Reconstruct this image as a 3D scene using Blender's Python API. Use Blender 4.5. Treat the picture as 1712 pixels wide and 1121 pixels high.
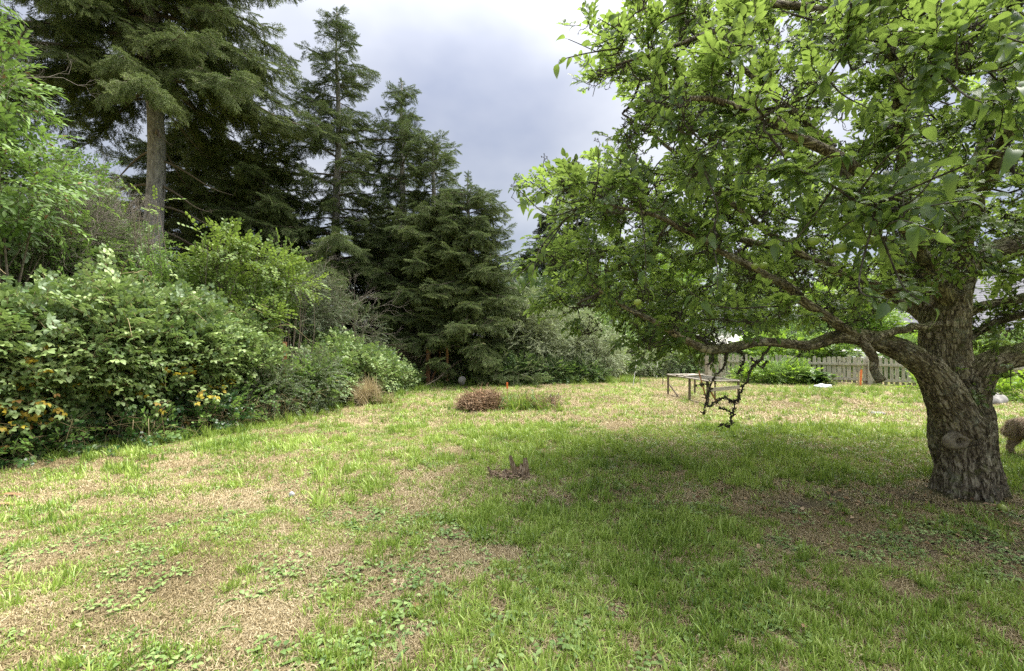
import bpy, bmesh, math, random
import numpy as np
from mathutils import Vector, Matrix, noise

for o in list(bpy.data.objects):
    bpy.data.objects.remove(o)
sc = bpy.context.scene
R = math.radians

# ------------------------------------------------------------ camera, sky, sun, exposure
CAM_H = 1.6
F = 761.0                      # focal length in pixels of the 1712 px wide photograph
cam_d = bpy.data.cameras.new('camera')
cam = bpy.data.objects.new('camera', cam_d)
sc.collection.objects.link(cam)
cam.location = (0, 0, CAM_H)
cam.rotation_euler = (R(90), 0, 0)
cam_d.sensor_width = 36
cam_d.lens = 36 * F / 1712
cam_d.clip_end = 2000
cam_d.clip_start = 0.02
sc.camera = cam

SUN_EL, SUN_AZ = R(63), R(66)   # azimuth clockwise from +Y (the view direction)
w = bpy.data.worlds.new('World')
sc.world = w
w.use_nodes = True
nt = w.node_tree
nt.nodes.clear()
N = nt.nodes.new
L = nt.links.new
out = N('ShaderNodeOutputWorld')
sky = N('ShaderNodeTexSky')
sky.sky_type = 'NISHITA'
sky.sun_disc = False
sky.sun_elevation = SUN_EL
sky.sun_rotation = SUN_AZ
bg1 = N('ShaderNodeBackground')
bg1.inputs['Strength'].default_value = 0.12
L(sky.outputs[0], bg1.inputs['Color'])
tc = N('ShaderNodeTexCoord')
sep = N('ShaderNodeSeparateXYZ')
L(tc.outputs['Generated'], sep.inputs[0])


def wmath(op, a, b=None, c=None, clamp=False):
    n = N('ShaderNodeMath')
    n.operation = op
    n.use_clamp = clamp
    for i, v in enumerate((a, b, c)):
        if v is None:
            continue
        if isinstance(v, (int, float)):
            n.inputs[i].default_value = v
        else:
            L(v, n.inputs[i])
    return n.outputs[0]


zz = wmath('ADD', wmath('MAXIMUM', sep.outputs['Z'], 0.0), 0.28)
cx = wmath('DIVIDE', sep.outputs['X'], zz)
cy = wmath('DIVIDE', sep.outputs['Y'], zz)
comb = N('ShaderNodeCombineXYZ')
L(cx, comb.inputs[0]); L(cy, comb.inputs[1])
comb.inputs[2].default_value = 3.7
nz = N('ShaderNodeTexNoise')
nz.inputs['Scale'].default_value = 1.05
nz.inputs['Detail'].default_value = 5
nz.inputs['Roughness'].default_value = 0.5
nz.inputs['Distortion'].default_value = 0.2
L(comb.outputs[0], nz.inputs['Vector'])
# a brighter patch of thinner cloud; the sun itself stands elsewhere
sv = N('ShaderNodeVectorMath'); sv.operation = 'DOT_PRODUCT'
L(tc.outputs['Generated'], sv.inputs[0])
_el, _az = R(34), R(13)
sv.inputs[1].default_value = (math.sin(_az) * math.cos(_el), math.cos(_az) * math.cos(_el), math.sin(_el))
glow = wmath('POWER', wmath('MAXIMUM', sv.outputs['Value'], 0.0), 14.0)
low = wmath('SUBTRACT', 1.0, wmath('MULTIPLY', sep.outputs['Z'], 2.6, clamp=True), clamp=True)


def lobe(px_, py_, k):      # a thicker or thinner bank of cloud in that direction
    v_ = N('ShaderNodeVectorMath'); v_.operation = 'DOT_PRODUCT'
    L(tc.outputs['Generated'], v_.inputs[0])
    v_.inputs[1].default_value = Vector(((px_ - 856) / F, 1, (560.5 - py_) / F)).normalized()
    return wmath('POWER', wmath('MAXIMUM', v_.outputs['Value'], 0.0), k)


dk = wmath('ADD', wmath('MULTIPLY', lobe(790, 190, 55), 0.55), wmath('MULTIPLY', lobe(470, 110, 90), 0.25))
cf = wmath('SUBTRACT', wmath('ADD', wmath('MULTIPLY_ADD', nz.outputs['Fac'], 2.7, -0.92),
           wmath('MULTIPLY_ADD', glow, 0.55, wmath('MULTIPLY', low, 0.30))), dk, clamp=True)
ramp = N('ShaderNodeValToRGB')
e = ramp.color_ramp.elements
e[0].position = 0.0; e[0].color = (0.40, 0.435, 0.56, 1)
e[1].position = 1.0; e[1].color = (1.0, 1.0, 1.02, 1)
m1 = ramp.color_ramp.elements.new(0.45); m1.color = (0.62, 0.64, 0.72, 1)
L(cf, ramp.inputs[0])
bg2 = N('ShaderNodeBackground')
bg2.inputs['Strength'].default_value = 0.80
L(ramp.outputs[0], bg2.inputs['Color'])
# an overcast sky is brighter overhead than at the horizon
zs_ = wmath('MAXIMUM', sep.outputs['Z'], 0.0)
z2_ = wmath('MULTIPLY', zs_, zs_)
L(wmath('ADD', wmath('MULTIPLY_ADD', z2_, 0.16, 0.275), wmath('MULTIPLY', wmath('MULTIPLY', z2_, z2_), 1.75)), bg2.inputs['Strength'])
mixs = N('ShaderNodeMixShader')
mixs.inputs[0].default_value = 0.88
L(bg1.outputs[0], mixs.inputs[1])
L(bg2.outputs[0], mixs.inputs[2])
L(mixs.outputs[0], out.inputs['Surface'])

sd = bpy.data.lights.new('sun', 'SUN')
sd.energy = 4.6
sd.angle = R(50)
sd.color = (1.0, 0.96, 0.88)
sun = bpy.data.objects.new('sun', sd)
sc.collection.objects.link(sun)
_d = Vector((math.sin(SUN_AZ) * math.cos(SUN_EL), math.cos(SUN_AZ) * math.cos(SUN_EL), math.sin(SUN_EL)))
sun.rotation_euler = _d.to_track_quat('Z', 'Y').to_euler()
sun.location = (0, 0, 30)
sc.view_settings.view_transform = 'Standard'
sc.view_settings.look = 'None'
sc.view_settings.gamma = 1
sc.view_settings.use_curve_mapping = False
sc.view_settings.exposure = 1.5
sc.cycles.max_bounces = 8
sc.cycles.diffuse_bounces = 6
sc.cycles.glossy_bounces = 2
sc.cycles.transmission_bounces = 5
sc.cycles.transparent_max_bounces = 8
sc.cycles.use_denoising = False
sc.cycles.caustics_reflective = False
sc.cycles.caustics_refractive = False

rng = np.random.default_rng(11)
random.seed(5)


def P(px, py, Y):
    """pixel of the 1712x1121 photograph + distance -> point in the place (used to measure it)"""
    return ((px - 856) / F * Y, Y, CAM_H - (py - 560.5) / F * Y)


def PG(px, py):
    Y = CAM_H * F / (py - 560.5)
    return ((px - 856) / F * Y, Y, 0.0)


# ------------------------------------------------------------ helpers
def sstep(a, b, x):
    t = np.clip((x - a) / (b - a), 0, 1)
    return t * t * (3 - 2 * t)


_g2 = np.random.default_rng(3).random((256, 256))
_g3 = np.random.default_rng(4).random((48, 48, 48))


def n2(x, y, f=1.0, s=0):
    x = np.asarray(x) * f + 17.3 * s; y = np.asarray(y) * f + 9.1 * s
    xi = np.floor(x).astype(int); yi = np.floor(y).astype(int)
    fx = x - xi; fy = y - yi
    fx = fx * fx * (3 - 2 * fx); fy = fy * fy * (3 - 2 * fy)
    g = lambda i, j: _g2[i % 256, j % 256]
    return (g(xi, yi) * (1 - fx) * (1 - fy) + g(xi + 1, yi) * fx * (1 - fy)
            + g(xi, yi + 1) * (1 - fx) * fy + g(xi + 1, yi + 1) * fx * fy)


def fbm2(x, y, f=1.0, s=0, o=4):
    t = 0; a = 0.5; n = 0
    for i in range(o):
        t = t + a * n2(x, y, f * 2 ** i, s + i); n += a; a *= 0.5
    return t / n


def n3(p, f=1.0, s=0):
    p = p * f + 13.7 * s + 100
    i = np.floor(p).astype(int); q = p - i; q = q * q * (3 - 2 * q)
    r = 0
    for a in (0, 1):
        for b in (0, 1):
            for c in (0, 1):
                wgt = (q[:, 0] if a else 1 - q[:, 0]) * (q[:, 1] if b else 1 - q[:, 1]) * (q[:, 2] if c else 1 - q[:, 2])
                r = r + wgt * _g3[(i[:, 0] + a) % 48, (i[:, 1] + b) % 48, (i[:, 2] + c) % 48]
    return r


def unit(v):
    v = np.asarray(v, float)
    return v / np.maximum(np.linalg.norm(v, axis=-1, keepdims=True), 1e-9)


def basis(D, up=(0, 0, 1), roll=None):
    """matrices whose columns are X=D, Y, Z near up"""
    D = unit(D)
    up = np.broadcast_to(np.asarray(up, float), D.shape)
    Yv = np.cross(up, D)
    bad = np.linalg.norm(Yv, axis=-1) < 1e-3
    Yv[bad] = np.cross(np.array([0.3, 1, 0.1]), D[bad])
    Yv = unit(Yv)
    Zv = np.cross(D, Yv)
    if roll is not None:
        c = np.cos(roll)[:, None]; s = np.sin(roll)[:, None]
        Yv, Zv = Yv * c + Zv * s, Zv * c - Yv * s
    return np.stack([D, Yv, Zv], axis=-1)


def eulers(M):
    return np.stack([np.arctan2(M[:, 2, 1], M[:, 2, 2]), np.arcsin(np.clip(-M[:, 2, 0], -1, 1)),
                     np.arctan2(M[:, 1, 0], M[:, 0, 0])], axis=-1)


class Geo:
    def __init__(s):
        s.V = []; s.T = []; s.M = []; s.A = []; s.n = 0

    def add(s, V, T, m=0, a=0.5):
        V = np.asarray(V, float).reshape(-1, 3); T = np.asarray(T, int).reshape(-1, 3)
        s.V.append(V); s.T.append(T + s.n)
        s.M.append(np.full(len(T), m)); s.A.append(np.broadcast_to(np.asarray(a, float), (len(V),)))
        s.n += len(V)

    def arrays(s):
        return np.concatenate(s.V), np.concatenate(s.T), np.concatenate(s.M), np.concatenate(s.A)

    def mesh(s, name, mats, smooth=True):
        V, T, M, A = s.arrays()
        me = bpy.data.meshes.new(name)
        me.vertices.add(len(V)); me.vertices.foreach_set('co', V.astype(np.float32).ravel())
        me.loops.add(len(T) * 3); me.loops.foreach_set('vertex_index', T.astype(np.int32).ravel())
        me.polygons.add(len(T)); me.polygons.foreach_set('loop_start', (np.arange(len(T)) * 3).astype(np.int32))
        me.polygons.foreach_set('material_index', M.astype(np.int32))
        me.polygons.foreach_set('use_smooth', np.full(len(T), smooth))
        at = me.attributes.new('lv', 'FLOAT', 'POINT'); at.data.foreach_set('value', A.astype(np.float32))
        for m in (mats if isinstance(mats, (list, tuple)) else [mats]):
            me.materials.append(m)
        me.update(); me.validate()
        return me

    def obj(s, name, mats, parent=None, smooth=True, link=True):
        return mkobj(name, s.mesh(name, mats, smooth), parent, link)


def mkobj(name, me, parent=None, link=True):
    o = bpy.data.objects.new(name, me)
    if link:
        sc.collection.objects.link(o)
    if parent is not None:
        o.parent = parent
        if parent.parent is None:          # geometry is written in world coordinates
            o.matrix_parent_inverse = parent.matrix_basis.inverted()
    return o


def tag(o, label=None, cat=None, group=None, kind=None):
    if label: o['label'] = label
    if cat: o['category'] = cat
    if group: o['group'] = group
    if kind: o['kind'] = kind
    return o


def thing(name, loc, label, cat, group=None):
    o = bpy.data.objects.new(name, None)
    o.empty_display_size = 0.1
    sc.collection.objects.link(o)
    o.location = loc
    return tag(o, label, cat, group)


def segs(geo, A, B, ra, rb, n=4, m=0, a=0.5):
    A = np.asarray(A, float).reshape(-1, 3); B = np.asarray(B, float).reshape(-1, 3)
    k = len(A)
    ra = np.broadcast_to(ra, (k,)); rb = np.broadcast_to(rb, (k,))
    M = basis(B - A)
    th = np.arange(n) * 2 * np.pi / n
    ring = np.cos(th)[None, :, None] * M[:, None, :, 1] + np.sin(th)[None, :, None] * M[:, None, :, 2]
    V = np.stack([A[:, None] + ring * ra[:, None, None], B[:, None] + ring * rb[:, None, None]], 1).reshape(-1, 3)
    i = np.arange(n); j = (i + 1) % n
    T = np.concatenate([np.stack([i, j, j + n], 1), np.stack([i, j + n, i + n], 1)])
    T = (T[None] + (np.arange(k) * 2 * n)[:, None, None]).reshape(-1, 3)
    geo.add(V, T, m, np.repeat(np.broadcast_to(a, (k,)), 2 * n) if np.ndim(a) else a)


def smooth_path(pts, n):
    """Catmull-Rom through rows of pts (any number of columns)"""
    p = np.asarray(pts, float)
    p = np.vstack([2 * p[0] - p[1], p, 2 * p[-1] - p[-2]])
    outp = []
    for i in range(1, len(p) - 2):
        for t in np.linspace(0, 1, n, endpoint=False):
            a, b, c, d = p[i - 1], p[i], p[i + 1], p[i + 2]
            outp.append(0.5 * (2 * b + (c - a) * t + (2 * a - 5 * b + 4 * c - d) * t * t + (3 * b - a - 3 * c + d) * t ** 3))
    outp.append(p[-2])
    return np.array(outp)


def tube(geo, pts, rad, n=8, m=0, a=0.5, caps=True, lump=0.0):
    pts = np.asarray(pts, float); k = len(pts)
    rad = np.broadcast_to(rad, (k,))
    T = unit(np.gradient(pts, axis=0))
    u = np.cross(T[0], [0.2, 0.9, 0.35]); u = u / np.linalg.norm(u)
    rings = []
    th = np.arange(n) * 2 * np.pi / n
    for i in range(k):
        u = u - T[i] * np.dot(u, T[i]); u = u / np.linalg.norm(u)
        v = np.cross(T[i], u)
        rr = rad[i] * (1 + lump * (rng.random(n) - 0.5)) if lump else rad[i] * np.ones(n)
        rings.append(pts[i] + (np.cos(th) * rr)[:, None] * u + (np.sin(th) * rr)[:, None] * v)
    V = np.concatenate(rings)
    i = np.arange(n); j = (i + 1) % n
    tt = np.concatenate([np.stack([i, j, j + n], 1), np.stack([i, j + n, i + n], 1)])
    Tt = (tt[None] + (np.arange(k - 1) * n)[:, None, None]).reshape(-1, 3)
    if caps:
        V = np.vstack([V, pts[0], pts[-1]])
        c0, c1 = k * n, k * n + 1
        Tt = np.vstack([Tt, np.stack([j, i, np.full(n, c0)], 1), np.stack([i + (k - 1) * n, j + (k - 1) * n, np.full(n, c1)], 1)])
    geo.add(V, Tt, m, a)


def box(geo, c, size, rotz=0.0, m=0, a=0.5, jit=0.0, M=None):
    s = np.array(size) / 2
    V = np.array([[x, y, z] for z in (-1, 1) for y in (-1, 1) for x in (-1, 1)]) * s
    if jit:
        V = V + rng.normal(0, jit, V.shape)
    if M is None:
        cz, sz = math.cos(rotz), math.sin(rotz)
        M = np.array([[cz, -sz, 0], [sz, cz, 0], [0, 0, 1]])
    V = V @ np.asarray(M).T + np.array(c)
    Q = [(0, 2, 3, 1), (4, 5, 7, 6), (0, 1, 5, 4), (2, 6, 7, 3), (0, 4, 6, 2), (1, 3, 7, 5)]
    T = [t for q in Q for t in ((q[0], q[1], q[2]), (q[0], q[2], q[3]))]
    geo.add(V, T, m, a)


def beam(geo, A, B, wd, th, m=0, a=0.5, up=(0, 0, 1)):
    """rectangular stick from A to B; wd across, th along up"""
    A = np.array(A, float); B = np.array(B, float)
    M = basis((B - A)[None], up)[0]
    box(geo, (A + B) / 2, (np.linalg.norm(B - A), wd, th), M=M, m=m, a=a)


def bevel(o, wdt=0.006, seg=2):
    me = o.data
    bm = bmesh.new(); bm.from_mesh(me)
    bmesh.ops.remove_doubles(bm, verts=bm.verts, dist=1e-5)
    bmesh.ops.dissolve_limit(bm, angle_limit=0.05, verts=bm.verts, edges=bm.edges)
    bmesh.ops.bevel(bm, geom=bm.edges[:], offset=wdt, segments=seg, affect='EDGES', clamp_overlap=True)
    for f in bm.faces: f.smooth = False
    bm.to_mesh(me); bm.free()
    return o


def leafmesh(Ln, W, fold=0.25, curl=0.2, st=(0, .2, .5, .8, 1), wd=(0, .75, 1, .62, 0)):
    """leaf along +X, width Y, normal Z: a folded midrib and two curved halves"""
    k = len(st)
    V = []; idx = {}
    for i, (t, q) in enumerate(zip(st, wd)):
        x = t * Ln * (1 - 0.15 * curl * t); z = -curl * Ln * t * t
        idx[i, 0] = len(V); V.append((x, 0, z))
        if q > 0:
            idx[i, 1] = len(V); V.append((x, q * W / 2, z + fold * q * W / 2))
            idx[i, -1] = len(V); V.append((x, -q * W / 2, z + fold * q * W / 2))
    T = []
    for i in range(k - 1):
        for s in (1, -1):
            a = idx[i, 0]; b = idx[i + 1, 0]
            c = idx.get((i + 1, s)); d = idx.get((i, s))
            if c is not None: T.append((a, b, c) if s == 1 else (a, c, b))
            if d is not None and c is not None: T.append((a, c, d) if s == 1 else (a, d, c))
            elif d is not None: T.append((a, b, d) if s == 1 else (a, d, b))
    return np.array(V), np.array(T)


def put(geo, V, T, pos, Ms, sc_=1.0, m=1, a=0.5):
    """many transformed copies of V,T into geo"""
    pos = np.asarray(pos, float).reshape(-1, 3); k = len(pos)
    s = np.broadcast_to(sc_, (k,))
    W = np.einsum('nij,vj->nvi', Ms, V) * s[:, None, None] + pos[:, None]
    TT = (T[None] + (np.arange(k) * len(V))[:, None, None]).reshape(-1, 3)
    geo.add(W.reshape(-1, 3), TT, m, np.repeat(np.broadcast_to(a, (k,)), len(V)))


# ---- geometry-node scattering for stuff
def proto_coll(name, meshes):
    c = bpy.data.collections.new(name)
    for i, me in enumerate(meshes):
        o = bpy.data.objects.new('%s_%02d' % (name, i), me)
        c.objects.link(o)
    return c


def scatter_tree(coll):
    ng = bpy.data.node_groups.new('scatter_' + coll.name, 'GeometryNodeTree')
    ng.interface.new_socket('Geometry', in_out='INPUT', socket_type='NodeSocketGeometry')
    ng.interface.new_socket('Geometry', in_out='OUTPUT', socket_type='NodeSocketGeometry')
    nn = ng.nodes.new; ll = ng.links.new
    gi = nn('NodeGroupInput'); go = nn('NodeGroupOutput')
    ci = nn('GeometryNodeCollectionInfo'); ci.inputs['Collection'].default_value = coll
    ci.inputs['Separate Children'].default_value = True; ci.inputs['Reset Children'].default_value = True
    ip = nn('GeometryNodeInstanceOnPoints'); ip.inputs['Pick Instance'].default_value = True

    def attr(nm, tp):
        a = nn('GeometryNodeInputNamedAttribute'); a.data_type = tp
        a.inputs['Name'].default_value = nm
        return a.outputs['Attribute']
    er = nn('FunctionNodeEulerToRotation')
    ll(attr('rot', 'FLOAT_VECTOR'), er.inputs[0])
    ll(gi.outputs[0], ip.inputs['Points']); ll(ci.outputs[0], ip.inputs['Instance'])
    ll(attr('idx', 'INT'), ip.inputs['Instance Index']); ll(er.outputs[0], ip.inputs['Rotation'])
    ll(attr('scl', 'FLOAT'), ip.inputs['Scale']); ll(ip.outputs[0], go.inputs[0])
    return ng


_trees = {}
INST = 0


def scatter(name, coll, pts, M, scl, tint, parent=None, kind='stuff', nvar=None, idx=None):
    global INST
    pts = np.asarray(pts, float); k = len(pts); INST += k
    me = bpy.data.meshes.new(name)
    me.vertices.add(k); me.vertices.foreach_set('co', pts.astype(np.float32).ravel())
    a = me.attributes.new('rot', 'FLOAT_VECTOR', 'POINT'); a.data.foreach_set('vector', eulers(M).astype(np.float32).ravel())
    a = me.attributes.new('scl', 'FLOAT', 'POINT'); a.data.foreach_set('value', np.broadcast_to(scl, (k,)).astype(np.float32))
    a = me.attributes.new('tint', 'FLOAT', 'POINT'); a.data.foreach_set('value', np.broadcast_to(tint, (k,)).astype(np.float32))
    if idx is None:
        idx = rng.integers(0, len(coll.objects), k)
    a = me.attributes.new('idx', 'INT', 'POINT'); a.data.foreach_set('value', np.asarray(idx).astype(np.int32))
    o = mkobj(name, me, parent)
    if coll.name not in _trees:
        _trees[coll.name] = scatter_tree(coll)
    md = o.modifiers.new('scatter', 'NODES'); md.node_group = _trees[coll.name]
    if kind: o['kind'] = kind
    return o


# ------------------------------------------------------------ materials
def mat(name):
    m = bpy.data.materials.new(name); m.use_nodes = True
    m.node_tree.nodes.clear()
    return m, m.node_tree.nodes.new, m.node_tree.links.new


def leafmat(name, dark, mid, light, trans=(0.3, 0.45, 0.06), tf=0.3, rough=0.45, spec=0.35, back=None):
    """dark..light by per-leaf value and per-sprig tint; some light passes through the blade"""
    m, n, l = mat(name)
    o = n('ShaderNodeOutputMaterial')
    a1 = n('ShaderNodeAttribute'); a1.attribute_name = 'lv'
    a2 = n('ShaderNodeAttribute'); a2.attribute_type = 'INSTANCER'; a2.attribute_name = 'tint'
    ma = n('ShaderNodeMath'); ma.operation = 'MULTIPLY_ADD'; ma.inputs[1].default_value = 0.65
    l(a1.outputs['Fac'], ma.inputs[0])
    mb = n('ShaderNodeMath'); mb.operation = 'MULTIPLY'; mb.inputs[1].default_value = 0.5
    l(a2.outputs['Fac'], mb.inputs[0]); l(mb.outputs[0], ma.inputs[2])
    r = n('ShaderNodeValToRGB'); e = r.color_ramp.elements
    e[0].position = 0.12; e[0].color = (*dark, 1); e[1].position = 1.0; e[1].color = (*light, 1)
    x = e.new(0.55); x.color = (*mid, 1)
    l(ma.outputs[0], r.inputs[0])
    col = r.outputs[0]
    if back:
        g = n('ShaderNodeNewGeometry'); mx = n('ShaderNodeMix'); mx.data_type = 'RGBA'
        l(g.outputs['Backfacing'], mx.inputs['Factor']); l(col, mx.inputs['A']); mx.inputs['B'].default_value = (*back, 1)
        col = mx.outputs['Result']
    p = n('ShaderNodeBsdfPrincipled'); l(col, p.inputs['Base Color'])
    p.inputs['Roughness'].default_value = rough
    p.inputs['Specular IOR Level'].default_value = spec
    t = n('ShaderNodeBsdfTranslucent')
    mt = n('ShaderNodeMix'); mt.data_type = 'RGBA'; mt.blend_type = 'MULTIPLY'; mt.inputs['Factor'].default_value = 0.0
    mt2 = n('ShaderNodeMix'); mt2.data_type = 'RGBA'; mt2.inputs['Factor'].default_value = 0.5
    l(r.outputs[0], mt2.inputs['A']); mt2.inputs['B'].default_value = (*trans, 1)
    l(mt2.outputs['Result'], t.inputs['Color'])
    s = n('ShaderNodeMixShader'); s.inputs[0].default_value = tf
    l(p.outputs[0], s.inputs[1]); l(t.outputs[0], s.inputs[2]); l(s.outputs[0], o.inputs['Surface'])
    return m


def noisemat(name, cols, scale=8, rough=0.85, bump=0.3, bdist=0.01, stretch=(1, 1, 1), detail=6, coord='Object', spec=0.25, attr=None, pos=None):
    m, n, l = mat(name)
    o = n('ShaderNodeOutputMaterial')
    if attr:
        tcn = n('ShaderNodeAttribute'); tcn.attribute_name = attr; vec = tcn.outputs['Vector']
    else:
        tcn = n('ShaderNodeTexCoord'); vec = tcn.outputs[coord]
    mp = n('ShaderNodeMapping'); mp.inputs['Scale'].default_value = stretch; l(vec, mp.inputs['Vector'])
    # every object gets its own offset of the grain
    oi = n('ShaderNodeObjectInfo'); vm = n('ShaderNodeVectorMath'); vm.operation = 'ADD'
    ms = n('ShaderNodeMath'); ms.operation = 'MULTIPLY'; ms.inputs[1].default_value = 37.0
    l(oi.outputs['Random'], ms.inputs[0]); l(mp.outputs[0], vm.inputs[0]); l(ms.outputs[0], vm.inputs[1])
    nz_ = n('ShaderNodeTexNoise'); nz_.inputs['Scale'].default_value = scale; nz_.inputs['Detail'].default_value = detail
    nz_.inputs['Roughness'].default_value = 0.65
    l(vm.outputs[0], nz_.inputs['Vector'])
    r = n('ShaderNodeValToRGB'); e = r.color_ramp.elements
    k = len(cols)
    pos = pos or [0.3 + 0.4 * i / (k - 1) for i in range(k)]
    e[0].position = pos[0]; e[0].color = (*cols[0], 1); e[1].position = pos[-1]; e[1].color = (*cols[-1], 1)
    for i in range(1, k - 1):
        x = e.new(pos[i]); x.color = (*cols[i], 1)
    l(nz_.outputs['Fac'], r.inputs[0])
    p = n('ShaderNodeBsdfPrincipled'); l(r.outputs[0], p.inputs['Base Color'])
    p.inputs['Roughness'].default_value = rough; p.inputs['Specular IOR Level'].default_value = spec
    b = n('ShaderNodeBump'); b.inputs['Strength'].default_value = bump; b.inputs['Distance'].default_value = bdist
    l(nz_.outputs['Fac'], b.inputs['Height']); l(b.outputs[0], p.inputs['Normal'])
    l(p.outputs[0], o.inputs['Surface'])
    return m


def barkmat(name, cdark, cmid, clight, lichen, moss, scale=26, attr='barkc', lich=0.6, bd=0.012, mossy=0.6):
    m, n, l = mat(name)
    o = n('ShaderNodeOutputMaterial')
    at = n('ShaderNodeAttribute'); at.attribute_name = attr
    v = n('ShaderNodeTexNoise'); v.inputs['Scale'].default_value = scale; v.inputs['Detail'].default_value = 4
    v.inputs['Roughness'].default_value = .55; v.inputs['Distortion'].default_value = .6
    l(at.outputs['Vector'], v.inputs['Vector'])
    s1 = n('ShaderNodeMath'); s1.operation = 'SUBTRACT'; s1.inputs[1].default_value = .5; l(v.outputs['Fac'], s1.inputs[0])
    s2 = n('ShaderNodeMath'); s2.operation = 'ABSOLUTE'; l(s1.outputs[0], s2.inputs[0])
    s3 = n('ShaderNodeMath'); s3.operation = 'MULTIPLY'; s3.inputs[1].default_value = 3.2; l(s2.outputs[0], s3.inputs[0])
    nf = n('ShaderNodeTexNoise'); nf.inputs['Scale'].default_value = 60; nf.inputs['Detail'].default_value = 5
    l(at.outputs['Vector'], nf.inputs['Vector'])
    r = n('ShaderNodeValToRGB'); e = r.color_ramp.elements
    e[0].position = 0.0; e[0].color = (*cdark, 1); e[1].position = 0.55; e[1].color = (*clight, 1)
    x = e.new(0.16); x.color = (*cmid, 1)
    l(s3.outputs[0], r.inputs[0])
    mm = n('ShaderNodeMix'); mm.data_type = 'RGBA'; mm.blend_type = 'MULTIPLY'; mm.inputs['Factor'].default_value = 0.7
    r2 = n('ShaderNodeValToRGB'); r2.color_ramp.elements[0].position = 0.3; r2.color_ramp.elements[0].color = (.45, .42, .38, 1)
    r2.color_ramp.elements[1].position = 0.7; r2.color_ramp.elements[1].color = (1.2, 1.2, 1.2, 1)
    l(nf.outputs['Fac'], r2.inputs[0]); l(r.outputs[0], mm.inputs['A']); l(r2.outputs[0], mm.inputs['B'])
    # lichen patches
    tco = n('ShaderNodeTexCoord')
    nl = n('ShaderNodeTexNoise'); nl.inputs['Scale'].default_value = 7; nl.inputs['Detail'].default_value = 8; nl.inputs['Roughness'].default_value = 0.75
    l(tco.outputs['Object'], nl.inputs['Vector'])
    rl = n('ShaderNodeValToRGB'); rl.color_ramp.elements[0].position = 0.52; rl.color_ramp.elements[1].position = 0.66
    rl.color_ramp.elements[0].color = (0, 0, 0, 1); rl.color_ramp.elements[1].color = (lich, lich, lich, 1)
    l(nl.outputs['Fac'], rl.inputs[0])
    ml = n('ShaderNodeMix'); ml.data_type = 'RGBA'; l(rl.outputs[0], ml.inputs['Factor']); l(mm.outputs['Result'], ml.inputs['A'])
    ml.inputs['B'].default_value = (*lichen, 1)
    # moss where the surface faces up
    g = n('ShaderNodeNewGeometry'); sp = n('ShaderNodeSeparateXYZ'); l(g.outputs['Normal'], sp.inputs[0])
    nm = n('ShaderNodeTexNoise'); nm.inputs['Scale'].default_value = 5; nm.inputs['Detail'].default_value = 7
    l(tco.outputs['Object'], nm.inputs['Vector'])
    ad = n('ShaderNodeMath'); ad.operation = 'MULTIPLY_ADD'; ad.inputs[1].default_value = 0.55
    l(sp.outputs['Z'], ad.inputs[0]); l(nm.outputs['Fac'], ad.inputs[2])
    rm = n('ShaderNodeValToRGB'); rm.color_ramp.elements[0].position = 0.62; rm.color_ramp.elements[0].color = (0, 0, 0, 1)
    rm.color_ramp.elements[1].position = 0.95; rm.color_ramp.elements[1].color = (mossy, mossy, mossy, 1)
    l(ad.outputs[0], rm.inputs[0])
    mo = n('ShaderNodeMix'); mo.data_type = 'RGBA'; l(rm.outputs[0], mo.inputs['Factor']); l(ml.outputs['Result'], mo.inputs['A'])
    mo.inputs['B'].default_value = (*moss, 1)
    p = n('ShaderNodeBsdfPrincipled'); l(mo.outputs['Result'], p.inputs['Base Color'])
    p.inputs['Roughness'].default_value = 0.85; p.inputs['Specular IOR Level'].default_value = 0.2
    hm = n('ShaderNodeMath'); hm.operation = 'MULTIPLY_ADD'; hm.inputs[1].default_value = 2.2
    mi = n('ShaderNodeMath'); mi.operation = 'MINIMUM'; mi.inputs[1].default_value = 0.35
    l(s3.outputs[0], mi.inputs[0]); l(mi.outputs[0], hm.inputs[0]); l(nf.outputs['Fac'], hm.inputs[2])
    b = n('ShaderNodeBump'); b.inputs['Strength'].default_value = 0.9; b.inputs['Distance'].default_value = bd
    l(hm.outputs[0], b.inputs['Height']); l(b.outputs[0], p.inputs['Normal'])
    l(p.outputs[0], o.inputs['Surface'])
    return m


def plain(name, col, rough=0.8, spec=0.3):
    return noisemat(name, [tuple(c * 0.75 for c in col), col, tuple(min(1, c * 1.2) for c in col)], scale=20, rough=rough, bump=0.15, spec=spec)


M_ = {}
M_['apple_leaf'] = leafmat('apple_leaf', (.034, .070, .022), (.075, .130, .034), (.16, .225, .06), trans=(.46, .64, .10), tf=.50, rough=.42, spec=.5, back=(.09, .14, .055))
M_['bramble_leaf'] = leafmat('bramble_leaf', (.055, .11, .028), (.145, .22, .065), (.32, .41, .15), trans=(.25, .38, .06), tf=.25, rough=.5, spec=.5, back=(.2, .27, .15))
M_['yellow_leaf'] = leafmat('yellow_leaf', (.16, .08, .02), (.42, .33, .03), (.55, .50, .05), trans=(.6, .5, .05), tf=.3, rough=.6)
M_['ivy_leaf'] = leafmat('ivy_leaf', (.012, .035, .010), (.025, .065, .018), (.06, .12, .03), trans=(.1, .2, .03), tf=.15, rough=.3, spec=.5)
M_['maple_leaf'] = leafmat('maple_leaf', (.06, .11, .022), (.125, .20, .036), (.23, .32, .07), trans=(.32, .45, .06), tf=.3, rough=.5)
M_['broad_leaf'] = leafmat('broad_leaf', (.05, .105, .024), (.11, .195, .04), (.22, .33, .085), trans=(.25, .42, .05), tf=.3, rough=.45, back=(.16, .22, .12))
M_['grey_leaf'] = leafmat('grey_leaf', (.05, .08, .035), (.10, .14, .065), (.20, .25, .13), trans=(.2, .28, .08), tf=.25, rough=.55)
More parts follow.
